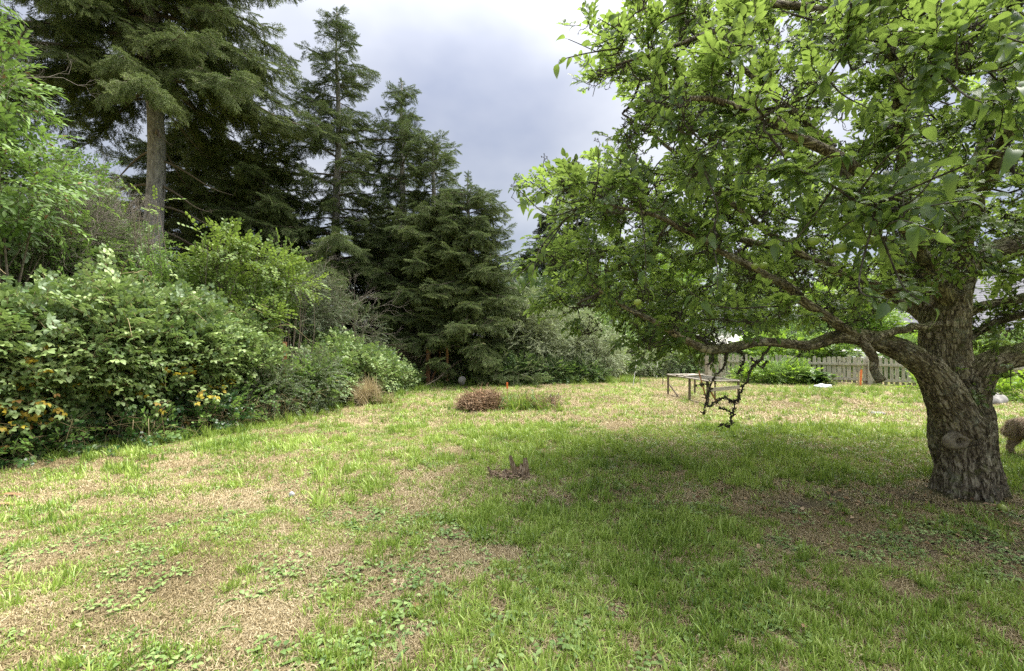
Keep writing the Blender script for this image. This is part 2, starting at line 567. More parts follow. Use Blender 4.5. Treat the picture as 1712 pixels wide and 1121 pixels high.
M_['willow_leaf'] = leafmat('willow_leaf', (.10, .14, .055), (.22, .27, .13), (.40, .45, .26), trans=(.25, .35, .1), tf=.25, rough=.5)
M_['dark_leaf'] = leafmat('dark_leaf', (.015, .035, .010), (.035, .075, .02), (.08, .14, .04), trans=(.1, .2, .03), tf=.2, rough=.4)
M_['lime_leaf'] = leafmat('lime_leaf', (.10, .19, .02), (.19, .33, .035), (.33, .48, .06), trans=(.4, .6, .05), tf=.35, rough=.5)
M_['needle'] = leafmat('spruce_needle', (.045, .078, .028), (.105, .155, .048), (.25, .30, .09), trans=(.16, .24, .06), tf=.22, rough=.55, spec=.3)
M_['needle_far'] = leafmat('far_needle', (.04, .06, .035), (.07, .095, .05), (.11, .14, .07), trans=(.08, .12, .04), tf=.12, rough=.6)
M_['twig'] = noisemat('twig_bark', [(.06, .045, .03), (.13, .105, .075), (.24, .21, .16)], scale=40, rough=.9)
M_['lichen_twig'] = noisemat('lichen_twig', [(.022, .018, .013), (.055, .046, .034), (.15, .15, .105)], scale=30, rough=.95, pos=[.35, .5, .72])
M_['dead_twig'] = noisemat('dead_twig', [(.12, .10, .08), (.26, .23, .19)], scale=40, rough=.9)
M_['spruce_bark'] = noisemat('spruce_bark', [(.11, .10, .095), (.27, .255, .24), (.44, .42, .39)], scale=5, rough=.9, bump=.8, bdist=.03, stretch=(3, 3, 1))
M_['cane'] = noisemat('cane', [(.16, .13, .05), (.30, .24, .14)], scale=20)
M_['grass'] = leafmat('grass_blade', (.075, .145, .024), (.215, .33, .042), (.46, .57, .15), trans=(.4, .5, .08), tf=.3, rough=.42, spec=.5)
M_['straw'] = leafmat('straw_blade', (.14, .11, .05), (.33, .26, .14), (.55, .47, .30), trans=(.6, .5, .25), tf=.25, rough=.6)
M_['weed'] = leafmat('weed_leaf', (.07, .13, .035), (.15, .235, .06), (.30, .40, .14), trans=(.25, .4, .06), tf=.2, rough=.45)
M_['dry_leaf'] = leafmat('dry_leaf', (.10, .045, .02), (.26, .15, .07), (.55, .42, .28), trans=(.4, .2, .05), tf=.1, rough=.7)
M_['apple_bark'] = barkmat('apple_bark', (.035, .027, .018), (.22, .18, .13), (.46, .41, .32), (.30, .31, .25), (.10, .12, .02))
M_['wood'] = noisemat('grey_wood', [(.20, .17, .13), (.36, .32, .26), (.52, .48, .41)], scale=6, stretch=(1, 1, 6), rough=.85, bump=.3)
M_['fence_wood'] = noisemat('weathered_fence', [(.24, .22, .16), (.44, .41, .32), (.58, .55, .45)], scale=9, stretch=(4, 4, .6), rough=.9, bump=.3)
M_['red_wood'] = noisemat('stained_post', [(.16, .075, .035), (.33, .17, .085), (.42, .25, .15)], scale=9, stretch=(4, 4, .6), rough=.85)
# ------------------------------------------------------------ ground
def height(x, y):
    h = 0.05 * (fbm2(x, y, 0.35, 5, 3) - 0.5) + 0.018 * (fbm2(x, y, 2.2, 8, 2) - 0.5)
    h = h + 0.16 * np.exp(-(((x - 8.6) / 1.9) ** 2 + ((y - 11.6) / 1.0) ** 2))       # compost mound
    return h


def f_lush(x, y):
    """how green the turf is, 0 straw .. 1 lush"""
    j = 0.9 * (fbm2(x, y, 0.9, 1, 3) - 0.5)
    edge = -0.25 - 0.10 * y + 0.85 * sstep(5.5, 9, y)
    a = sstep(edge - 0.9, edge + 0.75, x + 1.3 * j) * (1 - sstep(7.3, 9.3, y + 1.6 * j - 0.12 * np.maximum(x - 2, 0)))
    mid = 0.72 * sstep(3.2, 6.5, y) * (1 - sstep(-0.5, 3, x))
    far = 0.45 * sstep(13, 15.5, y + j)
    right = 0.66 * sstep(5.5, 8, x) * sstep(6, 8, y)
    left = 0.58 - .08 * (1 - sstep(2.6, 4.2, y))
    g = np.maximum.reduce([1.02 * a, mid * np.ones_like(a), far, right, left * np.ones_like(a)])
    g = g + 0.42 * (fbm2(x, y, 1.7, 12, 3) - 0.5) * 2 * (1 - 0.5 * a) + 0.28 * (fbm2(x, y, 5.5, 15, 2) - 0.5) * 2
    return np.clip(g, 0, 1)


def f_soil(x, y):
    s = np.exp(-(((x - 3.3) / 1.7) ** 2 + ((y - 4.35) / 0.75) ** 2)) + 0.85 * np.exp(-(((x - 3.5) / 1.5) ** 2 + ((y - 3.35) / .55) ** 2))
    s = s + 0.45 * np.exp(-(((x + 1.9) / 1.3) ** 2 + ((y - 2.7) / .6) ** 2)) + .4 * np.exp(-(((x + 3.2) / 1.5) ** 2 + ((y - 4.2) / .6) ** 2))
    return np.clip(s * (0.15 + 1.5 * fbm2(x, y, 2.6, 21, 3)), 0, 1)


def axis(near, far, step):
    a = list(np.arange(-near, near + 1e-6, step)); v = near; s = step
    while v < far:
        s *= 1.25; v += s; a = [-v] + a + [v]
    return np.array(a)


gx = axis(9, 400, 0.12); gy = axis(9, 400, 0.12) + 9
GX, GY = np.meshgrid(gx, gy)
GZ = height(GX, GY)
nx, ny = len(gx), len(gy)
V = np.stack([GX.ravel(), GY.ravel(), GZ.ravel()], 1)
ii = (np.arange(nx - 1)[None] + (np.arange(ny - 1) * nx)[:, None]).ravel()
T = np.concatenate([np.stack([ii, ii + 1, ii + nx + 1], 1), np.stack([ii, ii + nx + 1, ii + nx], 1)])
g = Geo(); g.add(V, T, 0, f_lush(V[:, 0], V[:, 1]))
gm, n_, l_ = mat('ground_soil_and_thatch')
o_ = n_('ShaderNodeOutputMaterial'); at = n_('ShaderNodeAttribute'); at.attribute_name = 'lv'
so = n_('ShaderNodeAttribute'); so.attribute_name = 'soil'
tcn = n_('ShaderNodeTexCoord')
n1 = n_('ShaderNodeTexNoise'); n1.inputs['Scale'].default_value = 28; n1.inputs['Detail'].default_value = 9; n1.inputs['Roughness'].default_value = .75
n1.inputs['Distortion'].default_value = 1.2
l_(tcn.outputs['Object'], n1.inputs['Vector'])
r1 = n_('ShaderNodeValToRGB'); e = r1.color_ramp.elements
e[0].position = .36; e[0].color = (.11, .08, .055, 1); e[1].position = .66; e[1].color = (.44, .35, .22, 1); x = e.new(.48); x.color = (.27, .20, .12, 1)
r2 = n_('ShaderNodeValToRGB'); e = r2.color_ramp.elements
e[0].position = .38; e[0].color = (.05, .05, .02, 1); e[1].position = .66; e[1].color = (.17, .20, .06, 1)
r3 = n_('ShaderNodeValToRGB'); e = r3.color_ramp.elements
e[0].position = .38; e[0].color = (.035, .025, .018, 1); e[1].position = .68; e[1].color = (.20, .155, .115, 1)
for r in (r1, r2, r3): l_(n1.outputs['Fac'], r.inputs[0])
ma_ = n_('ShaderNodeMix'); ma_.data_type = 'RGBA'; l_(at.outputs['Fac'], ma_.inputs['Factor']); l_(r1.outputs[0], ma_.inputs['A']); l_(r2.outputs[0], ma_.inputs['B'])
mb_ = n_('ShaderNodeMix'); mb_.data_type = 'RGBA'; l_(so.outputs['Fac'], mb_.inputs['Factor']); l_(ma_.outputs['Result'], mb_.inputs['A']); l_(r3.outputs[0], mb_.inputs['B'])
p_ = n_('ShaderNodeBsdfPrincipled'); l_(mb_.outputs['Result'], p_.inputs['Base Color']); p_.inputs['Roughness'].default_value = .95
p_.inputs['Specular IOR Level'].default_value = .1
b_ = n_('ShaderNodeBump'); b_.inputs['Strength'].default_value = .8; b_.inputs['Distance'].default_value = .02
l_(n1.outputs['Fac'], b_.inputs['Height']); l_(b_.outputs[0], p_.inputs['Normal']); l_(p_.outputs[0], o_.inputs['Surface'])
ground = g.obj('ground', gm)
sa = ground.data.attributes.new('soil', 'FLOAT', 'POINT'); sa.data.foreach_set('value', np.clip(f_soil(V[:, 0], V[:, 1]) * 1.6 - .3, 0, 1).astype(np.float32))
tag(ground, kind='structure')


# ---- grass tufts
def blades(n, rad, h0, h1, wd, lean, lay=0.0, m=0):
    g = Geo()
    a = rng.uniform(0, 2 * np.pi, n); r = rad * np.sqrt(rng.random(n))
    base = np.stack([r * np.cos(a), r * np.sin(a), np.zeros(n)], 1)
    az = rng.uniform(0, 2 * np.pi, n); h = rng.uniform(h0, h1, n) * (1.15 - 0.5 * r / rad)
    ln = np.abs(rng.normal(0, lean, n)) + lay
    d = np.stack([np.cos(az), np.sin(az), np.zeros(n)], 1); s = np.stack([-np.sin(az), np.cos(az), np.zeros(n)], 1)
    k = [0, .45, .8, 1]
    P_ = []
    for t in k:
        th = ln * (0.4 + 0.9 * t)
        P_.append(base + d * (h * t * np.sin(th))[:, None] + np.array([0, 0, 1]) * (h * t * np.maximum(np.cos(th), .06))[:, None])
    w_ = wd * rng.uniform(.7, 1.3, n)
    tw = s + rng.normal(0, .35, (n, 1)) * d
    V = np.stack([P_[0] - tw * w_[:, None] / 2, P_[0] + tw * w_[:, None] / 2,
                  P_[1] - tw * w_[:, None] / 2, P_[1] + tw * w_[:, None] / 2,
                  P_[2] - tw * w_[:, None] / 3, P_[2] + tw * w_[:, None] / 3, P_[3]], 1)
    t = np.array([(0, 1, 3), (0, 3, 2), (2, 3, 5), (2, 5, 4), (4, 5, 6)])
    T = (t[None] + (np.arange(n) * 7)[:, None, None]).reshape(-1, 3)
    g.add(V.reshape(-1, 3), T, m, np.repeat(rng.random(n), 7))
    return g


short = [blades(k_, r_, .025, h_, .0052, l_).mesh('short_grass', M_['grass']) for k_, r_, h_, l_ in ((34, .03, .075, 1.15), (46, .07, .055, 1.05), (26, .02, .09, 1.0), (60, .10, .05, .95))]
long_ = [blades(30, .05, .06, .14, .0062, .8).mesh('long_grass', M_['grass']) for _ in range(4)]
dry = []
for _ in range(4):
    g = blades(60, .13, .02, .05, .0042, .7); g2 = blades(60, .14, .05, .11, .0038, .15, lay=1.25)
    v, t, m, a = g2.arrays(); g.add(v, t, 0, a)
    dry.append(g.mesh('dry_grass', M_['straw']))
grass_c = proto_coll('green_blades', short + long_)
dry_c = proto_coll('dry_blades', dry)
weeds = []
for k in range(5):
    g = Geo()
    nl = [11, 9, 12, 14, 16][k]
    for i in range(nl):
        Ln = rng.uniform(.035, .085) if k < 3 else rng.uniform(.018, .032)
        lv, lt = leafmesh(Ln, Ln * (.17 if k == 0 else .24 if k < 3 else .7), fold=.25, curl=.5)
        az = rng.uniform(0, 6.28); el = rng.uniform(.1, .6)
        D = np.array([[math.cos(az) * math.cos(el), math.sin(az) * math.cos(el), math.sin(el)]])
        off = (rng.normal(0, .008, 3) if k < 3 else rng.normal(0, .045, 3)) * [1, 1, 0] + [0, 0, .008 if k < 3 else .03]
        put(g, lv, lt, [off], basis(D), 1, 0, rng.random())
    weeds.append(g.mesh('weed', M_['weed']))
weed_c = proto_coll('weeds', weeds)


def yaw(n, tilt=.12):
    a = rng.uniform(0, 2 * np.pi, n)
    Z = unit(np.stack([rng.normal(0, tilt, n), rng.normal(0, tilt, n), np.ones(n)], 1))
    X = np.stack([np.cos(a), np.sin(a), np.zeros(n)], 1)
    Yv = unit(np.cross(Z, X)); X = np.cross(Yv, Z)
    return np.stack([X, Yv, Z], -1)


def lawn_points(n, y0, y1, p=1.0):
    y = y0 + (y1 - y0) * rng.random(n) ** p
    x = (rng.random(n) * 2 - 1) * (1.28 * y + 0.4)
    # keep off the hedge on the left
    fx = np.interp(y, [2, 4.6, 5.5, 7, 8.7, 10.8, 12.9, 16, 22], [-9, -6.9, -6.35, -4.8, -4.2, -3.4, -2.75, -2.2, -2])
    ok = (x > fx - .3) & (y < 18) & (np.hypot(x - 4.52, y - 4.7) > .36) & (np.hypot((x - .0) * .8, y - 5.12) > .22)
    return x[ok], y[ok]


gp = []; gi_ = []; gt = []; gs = []; dp = []; dt = []; ds = []; wp = []; ws = []; wt = []
for (n, y0, y1, s0) in ((19000, 1.75, 4.2, .92), (23000, 4.2, 8, 1.15), (22000, 8, 18, 1.75)):
    x, y = lawn_points(n, y0, y1, .75)
    gr = f_lush(x, y); so_ = f_soil(x, y); r = rng.random(len(x))
    clump = fbm2(x, y, 4.5, 31, 2)
    keep = (r < (gr * 1.2 - .02) * (1 - .93 * sstep(.22, .52, so_))) & (clump > .62 - .42 * gr)
    lng = (fbm2(x, y, 1.3, 44, 2) > .50) & (gr > .5) & (rng.random(len(x)) < .35) & (y < 8)
    lng |= (y < 3.1) & (x > .3) & (rng.random(len(x)) < .30)
    k = keep
    gp.append(np.stack([x, y, height(x, y)], 1)[k]); gi_.append(np.where(lng, rng.integers(4, 8, len(x)), rng.integers(0, 4, len(x)))[k])
    gt.append(np.clip(rng.random(len(x)) * .9 + 1.5 * (fbm2(x, y, 1.6, 51, 3) - .42), 0, 1.15)[k]); gs.append((s0 * rng.uniform(.65, 1.3, len(x)) * np.where(y < 3.4, .80, 1))[k])
    kd = (r > gr * .8 - .05) & (rng.random(len(x)) < (.15 + .9 * sstep(.36, .6, fbm2(x, y, 2.3, 81, 3))) * (1 - .75 * sstep(.3, .65, so_)))
    kd |= rng.random(len(x)) < .20 * (1 - .7 * sstep(.3, .6, so_))
    dp.append(np.stack([x, y, height(x, y)], 1)[kd]); dt.append((rng.random(len(x)) * .5 + 1.6 * (fbm2(x, y, 1.5, 61, 3) - .25))[kd] * .8); ds.append((s0 * rng.uniform(.7, 1.3, len(x)))[kd])
    kw = (fbm2(x, y, 3.1, 71, 2) > .45) & (rng.random(len(x)) < .10) & (y < 9)
    wp.append(np.stack([x, y, height(x, y)], 1)[kw]); ws.append(rng.uniform(.6, 1.35, kw.sum())); wt.append(rng.random(kw.sum()))
cat = np.concatenate
a = cat(gp); tag(scatter('green_grass', grass_c, a, yaw(len(a)), cat(gs), cat(gt), idx=cat(gi_)), 'green lawn grass, lush around the old apple tree', 'grass')
a = cat(dp); tag(scatter('dry_grass', dry_c, a, yaw(len(a), .05), cat(ds), cat(dt)), 'dried straw coloured grass over the left and far lawn', 'grass')
a = cat(wp); tag(scatter('lawn_weeds', weed_c, a, yaw(len(a), .05), cat(ws), cat(wt)), 'broad leaved weed rosettes dotted through the lawn', 'weeds')
# leaf litter
lit = []
for k in range(4):
    g = Geo(); lv, lt = leafmesh(.06, .035, fold=.5, curl=.9 * rng.random())
    put(g, lv, lt, [[0, 0, .01]], basis(np.array([[1, 0, .1]])), 1, 0, rng.random()); lit.append(g.mesh('fallen_leaf', M_['dry_leaf']))
lit_c = proto_coll('fallen_leaf', lit)
n = 900
x = rng.normal(3.4, 1.6, n); y = rng.normal(4.2, 1.1, n)
x = np.concatenate([x, rng.uniform(-4, 5, 350)]); y = np.concatenate([y, rng.uniform(2, 8, 350)])
tag(scatter('fallen_leaves', lit_c, np.stack([x, y, height(x, y) + .012], 1), yaw(len(x), .5), rng.uniform(.35, .95, len(x)), rng.random(len(x)) ** .8), 'small dry leaves scattered in the grass under the apple tree', 'leaves')
# ------------------------------------------------------------ conifers
def spray(matn='needle', Ln=.5, nside=6, nl=.034, nw=.0105, every=.011, seed=0, hang=.0):
    g = Geo()
    twA = []; twB = []
    pts = [(t, np.array([t * Ln, .02 * math.sin(3 * t + seed), -.05 * t * t * Ln])) for t in np.linspace(0, 1, 5)]
    for i in range(4): twA.append(pts[i][1]); twB.append(pts[i + 1][1])
    for i in range(nside):
        t = .12 + .78 * i / nside
        for s in (-1, 1):
            l_ = Ln * .52 * (1 - t) ** .8 * rng.uniform(.75, 1.2) + .035
            an = s * rng.uniform(.7, 1.0)
            b = np.array([t * Ln, 0, -.05 * t * t * Ln])
            d = np.array([math.cos(an), math.sin(an), rng.uniform(-.35, .05) - hang])
            c = b + d * l_ * .55; e_ = c + (d + [0.25, 0, -.12]) * l_ * .5
            twA += [b, c]; twB += [c, e_]
            if l_ > .12:
                for q in (-1, 1):
                    d2 = np.array([math.cos(an + q * .75), math.sin(an + q * .75), rng.uniform(-.3, 0) - hang])
                    twA.append(c); twB.append(c + d2 * l_ * .42)
    A = np.array(twA); B = np.array(twB)
    segs(g, A, B, .0028, .0016, 3, 0, .5)
    # needles
    ps = []; ds = []; tip = []
    for a, b in zip(A, B):
        l_ = np.linalg.norm(b - a); n = max(2, int(l_ / every * 2))
        t = rng.random(n); d = (b - a) / l_
        ps.append(a + (b - a) * t[:, None])
        rad = rng.normal(0, 1, (n, 3)) * [1, 1, .75] + [0, 0, .25]
        rad = unit(rad - d * (rad @ d)[:, None])
        ds.append(unit(d * .95 + rad * .8)); tip.append(t)
    ps = np.concatenate(ps); ds = np.concatenate(ds)
    side = unit(np.cross(ds, rng.normal(0, 1, ds.shape)))
    l_ = nl * rng.uniform(.7, 1.15, len(ps))
    V = np.stack([ps - side * nw / 2, ps + side * nw / 2, ps + ds * l_[:, None]], 1)
    # the growth at the ends of a spray is younger and lighter
    young = np.clip(ps[:, 0] / Ln, 0, 1) ** 2
    g.add(V.reshape(-1, 3), np.arange(len(ps) * 3).reshape(-1, 3), 1, np.repeat(np.clip(.15 + .45 * rng.random(len(ps)) + .45 * young, 0, 1), 3))
    return g.mesh('spruce_spray', [M_['twig'], M_[matn]])


spray_c = proto_coll('spruce_sprays', [spray(seed=i) for i in range(4)] + [spray(seed=9, hang=.5), spray(seed=8, hang=.7)])
farspray_c = proto_coll('far_sprays', [spray('needle_far', nl=.06, nw=.02, every=.02, seed=i) for i in range(3)])


def conifer(name, label, x, y, H, Rb, z0, nb=4, dz=.28, r0=.22, droop=-.35, tipup=.5, prof=.8, lean=(0, 0), asym=None, coll=None,
            group='tall spruces beyond the hedge', bare=(0, 0), secf=.42, cut=None, thin=1.0, wh=0.0, drop=None, tintb=.25, twig_r=1.0):
    coll = coll or spray_c
    root = thing(name, (x, y, 0), label, 'spruce tree', group)
    tg = Geo()
    zs = np.linspace(-.2, H, 26)
    wob = lambda z: np.array([x + lean[0] * z + .05 * math.sin(z * .9 + x), y + lean[1] * z + .05 * math.cos(z * .7 + y), z])
    tube(tg, [wob(z) for z in zs], [r0 * (1.35 if z < .1 else 1) * max(.03, (1 - z / H)) ** .8 + .008 for z in zs], 14, 0, lump=.06)
    tg.obj('trunk', M_['spruce_bark'], root)
    bg_ = Geo(); pos = []; D = []; S = []; hang = []
    secA = []; secB = []; secr = []
    z = z0 if bare == (0, 0) else bare[0]
    while z < H - .15:
        f = max(0., (H - z) / (H - z0)); f = min(f, 1)
        isbare = z < z0
        k = nb if not isbare else 2
        a0 = rng.uniform(0, 6.28)
        for b in range(k):
            az = a0 + b * 2 * math.pi / k + rng.uniform(-.35, .35)
            zb = z + rng.uniform(-.5, .5) * dz
            Lb = Rb * f ** prof * rng.uniform(.72, 1.12) * (1 + wh * math.sin(z * 1.7)) + .18
            if asym: Lb *= asym(az, zb)
            if isbare: Lb *= .55
            p0 = wob(zb); u = np.array([math.cos(az), math.sin(az), 0])
            n = max(3, int(Lb / .2)); step = Lb / n
            up0 = .35 * (1 - f) + rng.uniform(-.22, .22); p = p0.copy(); pts = [p.copy()]
            waz = rng.normal(0, .1)
            for i in range(n):
                s = (i + .5) / n
                pitch = up0 * (1 - s) + (droop * f ** .6) * math.sin(min(1, s * 1.25) * math.pi * .75) + tipup * max(0, s - .7) ** 1.2 * 1.6
                aa = az + waz * s * 2
                p = p + step * np.array([math.cos(aa) * math.cos(pitch), math.sin(aa) * math.cos(pitch), math.sin(pitch)])
                pts.append(p.copy())
            pts = np.array(pts)
            if cut is not None and cut(pts[-1], az): continue
            rr = (.010 + .013 * Lb) * twig_r * np.linspace(1, .15, n + 1)
            tube(bg_, pts, rr, 5, 0, caps=False)
            tang = unit(np.gradient(pts, axis=0))
            for i in range(1, n + 1):
                s = i / n
                if s < (.12 if Lb < 2 else .2): continue
                if isbare:
                    if rng.random() < .7:
                        q = pts[i] + unit(rng.normal(0, 1, 3)) * .35
                        secA.append(pts[i]); secB.append(q); secr.append(.004)
                    continue
                for sd_ in (-1, 1):
                    if rng.random() > thin: continue
                    ls = secf * Lb * (1 - s) ** .75 * rng.uniform(.6, 1.15) + .16
                    ls = min(ls, 1.5)
                    an = sd_ * rng.uniform(.75, 1.15)
                    t = tang[i]; c, sn = math.cos(an), math.sin(an)
                    d = np.array([t[0] * c - t[1] * sn, t[0] * sn + t[1] * c, t[2] * .5 + rng.uniform(-.35, -.02)])
                    d /= np.linalg.norm(d)
                    q = pts[i]; m_ = max(1, int(round(ls / .27)))
                    prev = q
                    for j in range(m_):
                        d = d + np.array([0, 0, -.09]); d /= np.linalg.norm(d)
                        q = prev + d * ls / m_
                        secA.append(prev); secB.append(q); secr.append(.0055 * (1 - j / (m_ + 1)))
                        pos.append(prev); D.append(d + rng.normal(0, .22, 3)); S.append(rng.uniform(.62, 1.05)); hang.append(0)
                        if rng.random() < .45:
                            pos.append((prev + q) / 2); D.append(d * .5 + [0, 0, -.7] + rng.normal(0, .25, 3)); S.append(rng.uniform(.5, .95)); hang.append(1)
                        prev = q
                pos.append(pts[i]); D.append(tang[i] + rng.normal(0, .25, 3) + [0, 0, .1]); S.append(rng.uniform(.6, 1.0)); hang.append(0)
        z += dz * rng.uniform(.8, 1.2) * (1 if not isbare else 1.6)
    # leader
    for zz_ in np.arange(H - 1.1, H + .1, .13):
        for b in range(4):
            pos.append(wob(zz_)); a = rng.uniform(0, 6.28); D.append([math.cos(a), math.sin(a), rng.uniform(.3, .9)]); S.append(.3 + .45 * max(0, H - zz_)); hang.append(0)
    pos.append(wob(H - .15)); D.append([0, 0, 1]); S.append(.7); hang.append(0)
    if secA:
        segs(bg_, secA, secB, np.array(secr), np.array(secr) * .7, 3)
    bg_.obj('branches', M_['twig'], root)['kind'] = 'stuff'
    pos = np.array(pos); D = np.array(D)
    if drop is not None:
        kp = drop(pos); pos, D, S, hang = pos[kp], D[kp], np.array(S)[kp], np.array(hang)[kp]
    Mx = basis(D, roll=rng.normal(0, .35, len(D)))
    nm = len(coll.objects)
    idx = rng.integers(0, min(4, nm), len(pos))
    if nm > 4: idx = np.where(np.array(hang) == 1, 4 + rng.integers(0, 2, len(pos)), idx)
    tint = np.clip(tintb + .5 * (n3(pos, .7, 3) - .5) + .35 * rng.random(len(pos)), 0, 1)
    scatter('needles', coll, pos, Mx, np.array(S), tint, root, idx=idx)
    return root


clear_posts = lambda p: ~((p[:, 2] < 1.34) & (p[:, 0] > -3.7) & (p[:, 0] < -1.35))
conifer('spruce_tree', 'tallest spruce with bare grey trunk rising behind the left hedge, top out of view', -10.7, 13.6, 21, 4.9, 9.0, nb=7, dz=.52,
        r0=.30, droop=-.52, bare=(3.6, 1), prof=.85, tintb=.5, thin=.72, secf=.36)
conifer('spruce_tree', 'tall pointed spruce whose tip stands highest against the sky', -6.6, 17.2, 13.8, 4.2, 2.2, nb=4, dz=.52, droop=-.30, prof=.95, wh=.4, thin=.58, secf=.36, tipup=.7,
        asym=lambda az, z: 1.5 if (z > 9.3 and math.cos(az) < -.2 and z < 10.8) else 1)
conifer('spruce_tree', 'second spruce right of the highest pointed one, thin bare tip', -4.25, 17.6, 11.4, 3.8, 1.6, nb=4, dz=.50, droop=-.28, prof=.9, wh=.35, thin=.6, secf=.36, tipup=.7)
conifer('spruce_tree', 'mid height spruce with feathery upswept tops, fourth from the left', -2.9, 17.0, 8.9, 2.5, 1.2, nb=4, dz=.46, droop=-.22, tipup=1.0, prof=.6, thin=.62, wh=.3)
conifer('spruce_tree', 'dense dark spruce with low skirt of branches beside the wooden gate posts', -1.45, 15.4, 7.0, 2.3, .9, nb=5, dz=.36, droop=-.4, prof=.6, tintb=.25, r0=.16, thin=.85, drop=clear_posts)
conifer('spruce_tree', 'short dark spruce overhanging the wooden posts at the end of the hedge', -2.7, 15.8, 6.3, 2.2, 1.35, nb=5, dz=.36, droop=-.35, prof=.5, tintb=.2, r0=.16, thin=.85, drop=clear_posts)
conifer('spruce_tree', 'low spruce with drooping boughs between the grey trunk and the pointed spruce', -8.9, 16.4, 8.6, 3.6, 1.0, nb=5, dz=.40, droop=-.5, prof=.5, tintb=.35, r0=.16, thin=.8)
conifer('spruce_tree', 'half hidden spruce filling the gap behind the bushes on the left', -12.6, 17.6, 9.6, 4.0, 1.0, nb=5, dz=.40, droop=-.4, prof=.5, tintb=.3, r0=.2, thin=.8)
conifer('spruce_tree', 'spruce standing close behind the bare grey trunk', -10.4, 18.6, 9.0, 3.0, 1.0, nb=5, dz=.42, droop=-.4, prof=.7, tintb=.3, r0=.18, thin=.7)
conifer('spruce_tree', 'dark spruce filling behind the two pointed spruces', -5.6, 20.5, 7.4, 3.0, .8, nb=5, dz=.40, droop=-.4, prof=.55, tintb=.25, r0=.2, thin=.8)
fg = 'distant spruces seen through the gap'
conifer('spruce_tree', 'distant slim spruce seen between the dark spruces and the apple branches', 4.3, 30, 11.2, 2.5, 1, nb=5, dz=.5, coll=farspray_c, group=fg, tintb=.3)
conifer('spruce_tree', 'smaller distant spruce just left of the slim distant one', 2.6, 33, 10.3, 2.4, 1, nb=5, dz=.5, coll=farspray_c, group=fg, tintb=.3)
conifer('spruce_tree', 'lowest distant spruce tip peeping beside the dark spruce skirt', 1.2, 34, 8.0, 2.6, 1, nb=5, dz=.5, coll=farspray_c, group=fg, tintb=.3)
# ------------------------------------------------------------ broad-leaved growth
def sprig(mats, n, Ln, lw, lr=.5, stem=.3, spread=.9, fold=.25, curl=.25, flat=.4, lowpoly=False, compound=0, kinds=(1,), stemr=.003, arch=.25, two=0):
    """leafy shoot along +X: stem (material 0) and leaves (materials kinds)"""
    g = Geo()
    k = 6
    ts = np.linspace(0, 1, k)
    pts = np.stack([ts * stem, .03 * np.sin(ts * 4 + rng.uniform(0, 6)) * stem * 3, -arch * stem * ts ** 2 + .1 * ts * stem], 1)
    segs(g, pts[:-1], pts[1:], stemr, stemr * .7, 3, 0, .5)
    st = (0, .4, .75, 1) if lowpoly else (0, .2, .5, .8, 1)
    wd = (0, 1, .72, 0) if lowpoly else (0, .78, 1, .62, 0)
    for i in range(n):
        t = (i + .5) / n
        p = np.array([np.interp(t, ts, pts[:, c]) for c in range(3)])
        sgn = 1 if i % 2 else -1
        an = sgn * rng.uniform(.5, 1.3) * spread * (1 - .55 * t ** 3)
        el = rng.uniform(-.3, .55) * (1 - flat) + .15
        D = np.array([math.cos(an) * math.cos(el), math.sin(an) * math.cos(el), math.sin(el)])
        tn = unit(np.array([rng.normal(0, .35), rng.normal(0, .35), 1]))
        km = kinds[int(rng.integers(0, len(kinds)))]
        lv = rng.random()
        if compound:
            c0 = p + D * Ln * .8
            segs(g, [p], [c0], .0018, .0012, 3, 0)
            for q in range(compound):
                qa = (q - (compound - 1) / 2) * 1.05
                M0 = basis(D[None], tn)[0]
                Dq = M0 @ np.array([math.cos(qa), math.sin(qa), -.12])
                s = rng.uniform(.8, 1.1) * (1 if q == compound // 2 else .85)
                V, T = leafmesh(Ln, Ln * lw, fold, curl * rng.uniform(.3, 1.4), st, wd)
                put(g, V, T, [c0 + Dq * .008], basis(Dq[None], M0[:, 2]), s, km, np.clip(lv + rng.normal(0, .1), 0, 1))
        else:
            V, T = leafmesh(Ln, Ln * lw, fold, curl * rng.uniform(.3, 1.6), st, wd)
            pet = D * Ln * .22
            segs(g, [p], [p + pet], .0012, .001, 3, 0)
            put(g, V, T, [p + pet], basis(D[None], tn), rng.uniform(.65, 1.1), km, lv)
    return g


def sprigs(name, mats, cnt=4, **kw):
    return proto_coll(name, [sprig(mats, **kw).mesh(name, mats) for _ in range(cnt)])


T_ = M_['twig']
bram_c = sprigs('bramble_shoots', [M_['cane'], M_['bramble_leaf'], M_['yellow_leaf']], 6, n=6, Ln=.078, lw=.68, stem=.36, compound=3, fold=.3, curl=.35, kinds=(1,) * 70 + (2,))
bram5_c = sprigs('bramble_sprays', [M_['cane'], M_['bramble_leaf'], M_['yellow_leaf']], 5, n=5, Ln=.085, lw=.66, stem=.42, compound=5, fold=.25, curl=.3)
yel_c = sprigs('yellowing_shoots', [M_['cane'], M_['yellow_leaf'], M_['bramble_leaf']], 4, n=5, Ln=.075, lw=.7, stem=.25, compound=3, kinds=(1, 2, 2), curl=.5)
ivy_c = sprigs('ivy_shoots', [T_, M_['ivy_leaf']], 4, n=12, Ln=.055, lw=.95, stem=.30, fold=.15, curl=.3)
ivyg_c = sprigs('green_ivy_shoots', [T_, M_['broad_leaf']], 4, n=11, Ln=.06, lw=.9, stem=.30, fold=.15, curl=.3)
maple_c = sprigs('maple_shoots', [T_, M_['maple_leaf']], 4, n=10, Ln=.07, lw=.85, stem=.36, fold=.12, curl=.3, flat=.8)
alder_c = sprigs('laurel_shoots', [T_, M_['broad_leaf'], M_['dry_leaf']], 6, n=14, Ln=.105, lw=.42, stem=.42, fold=.3, curl=.35, kinds=(1,) * 24 + (2,))
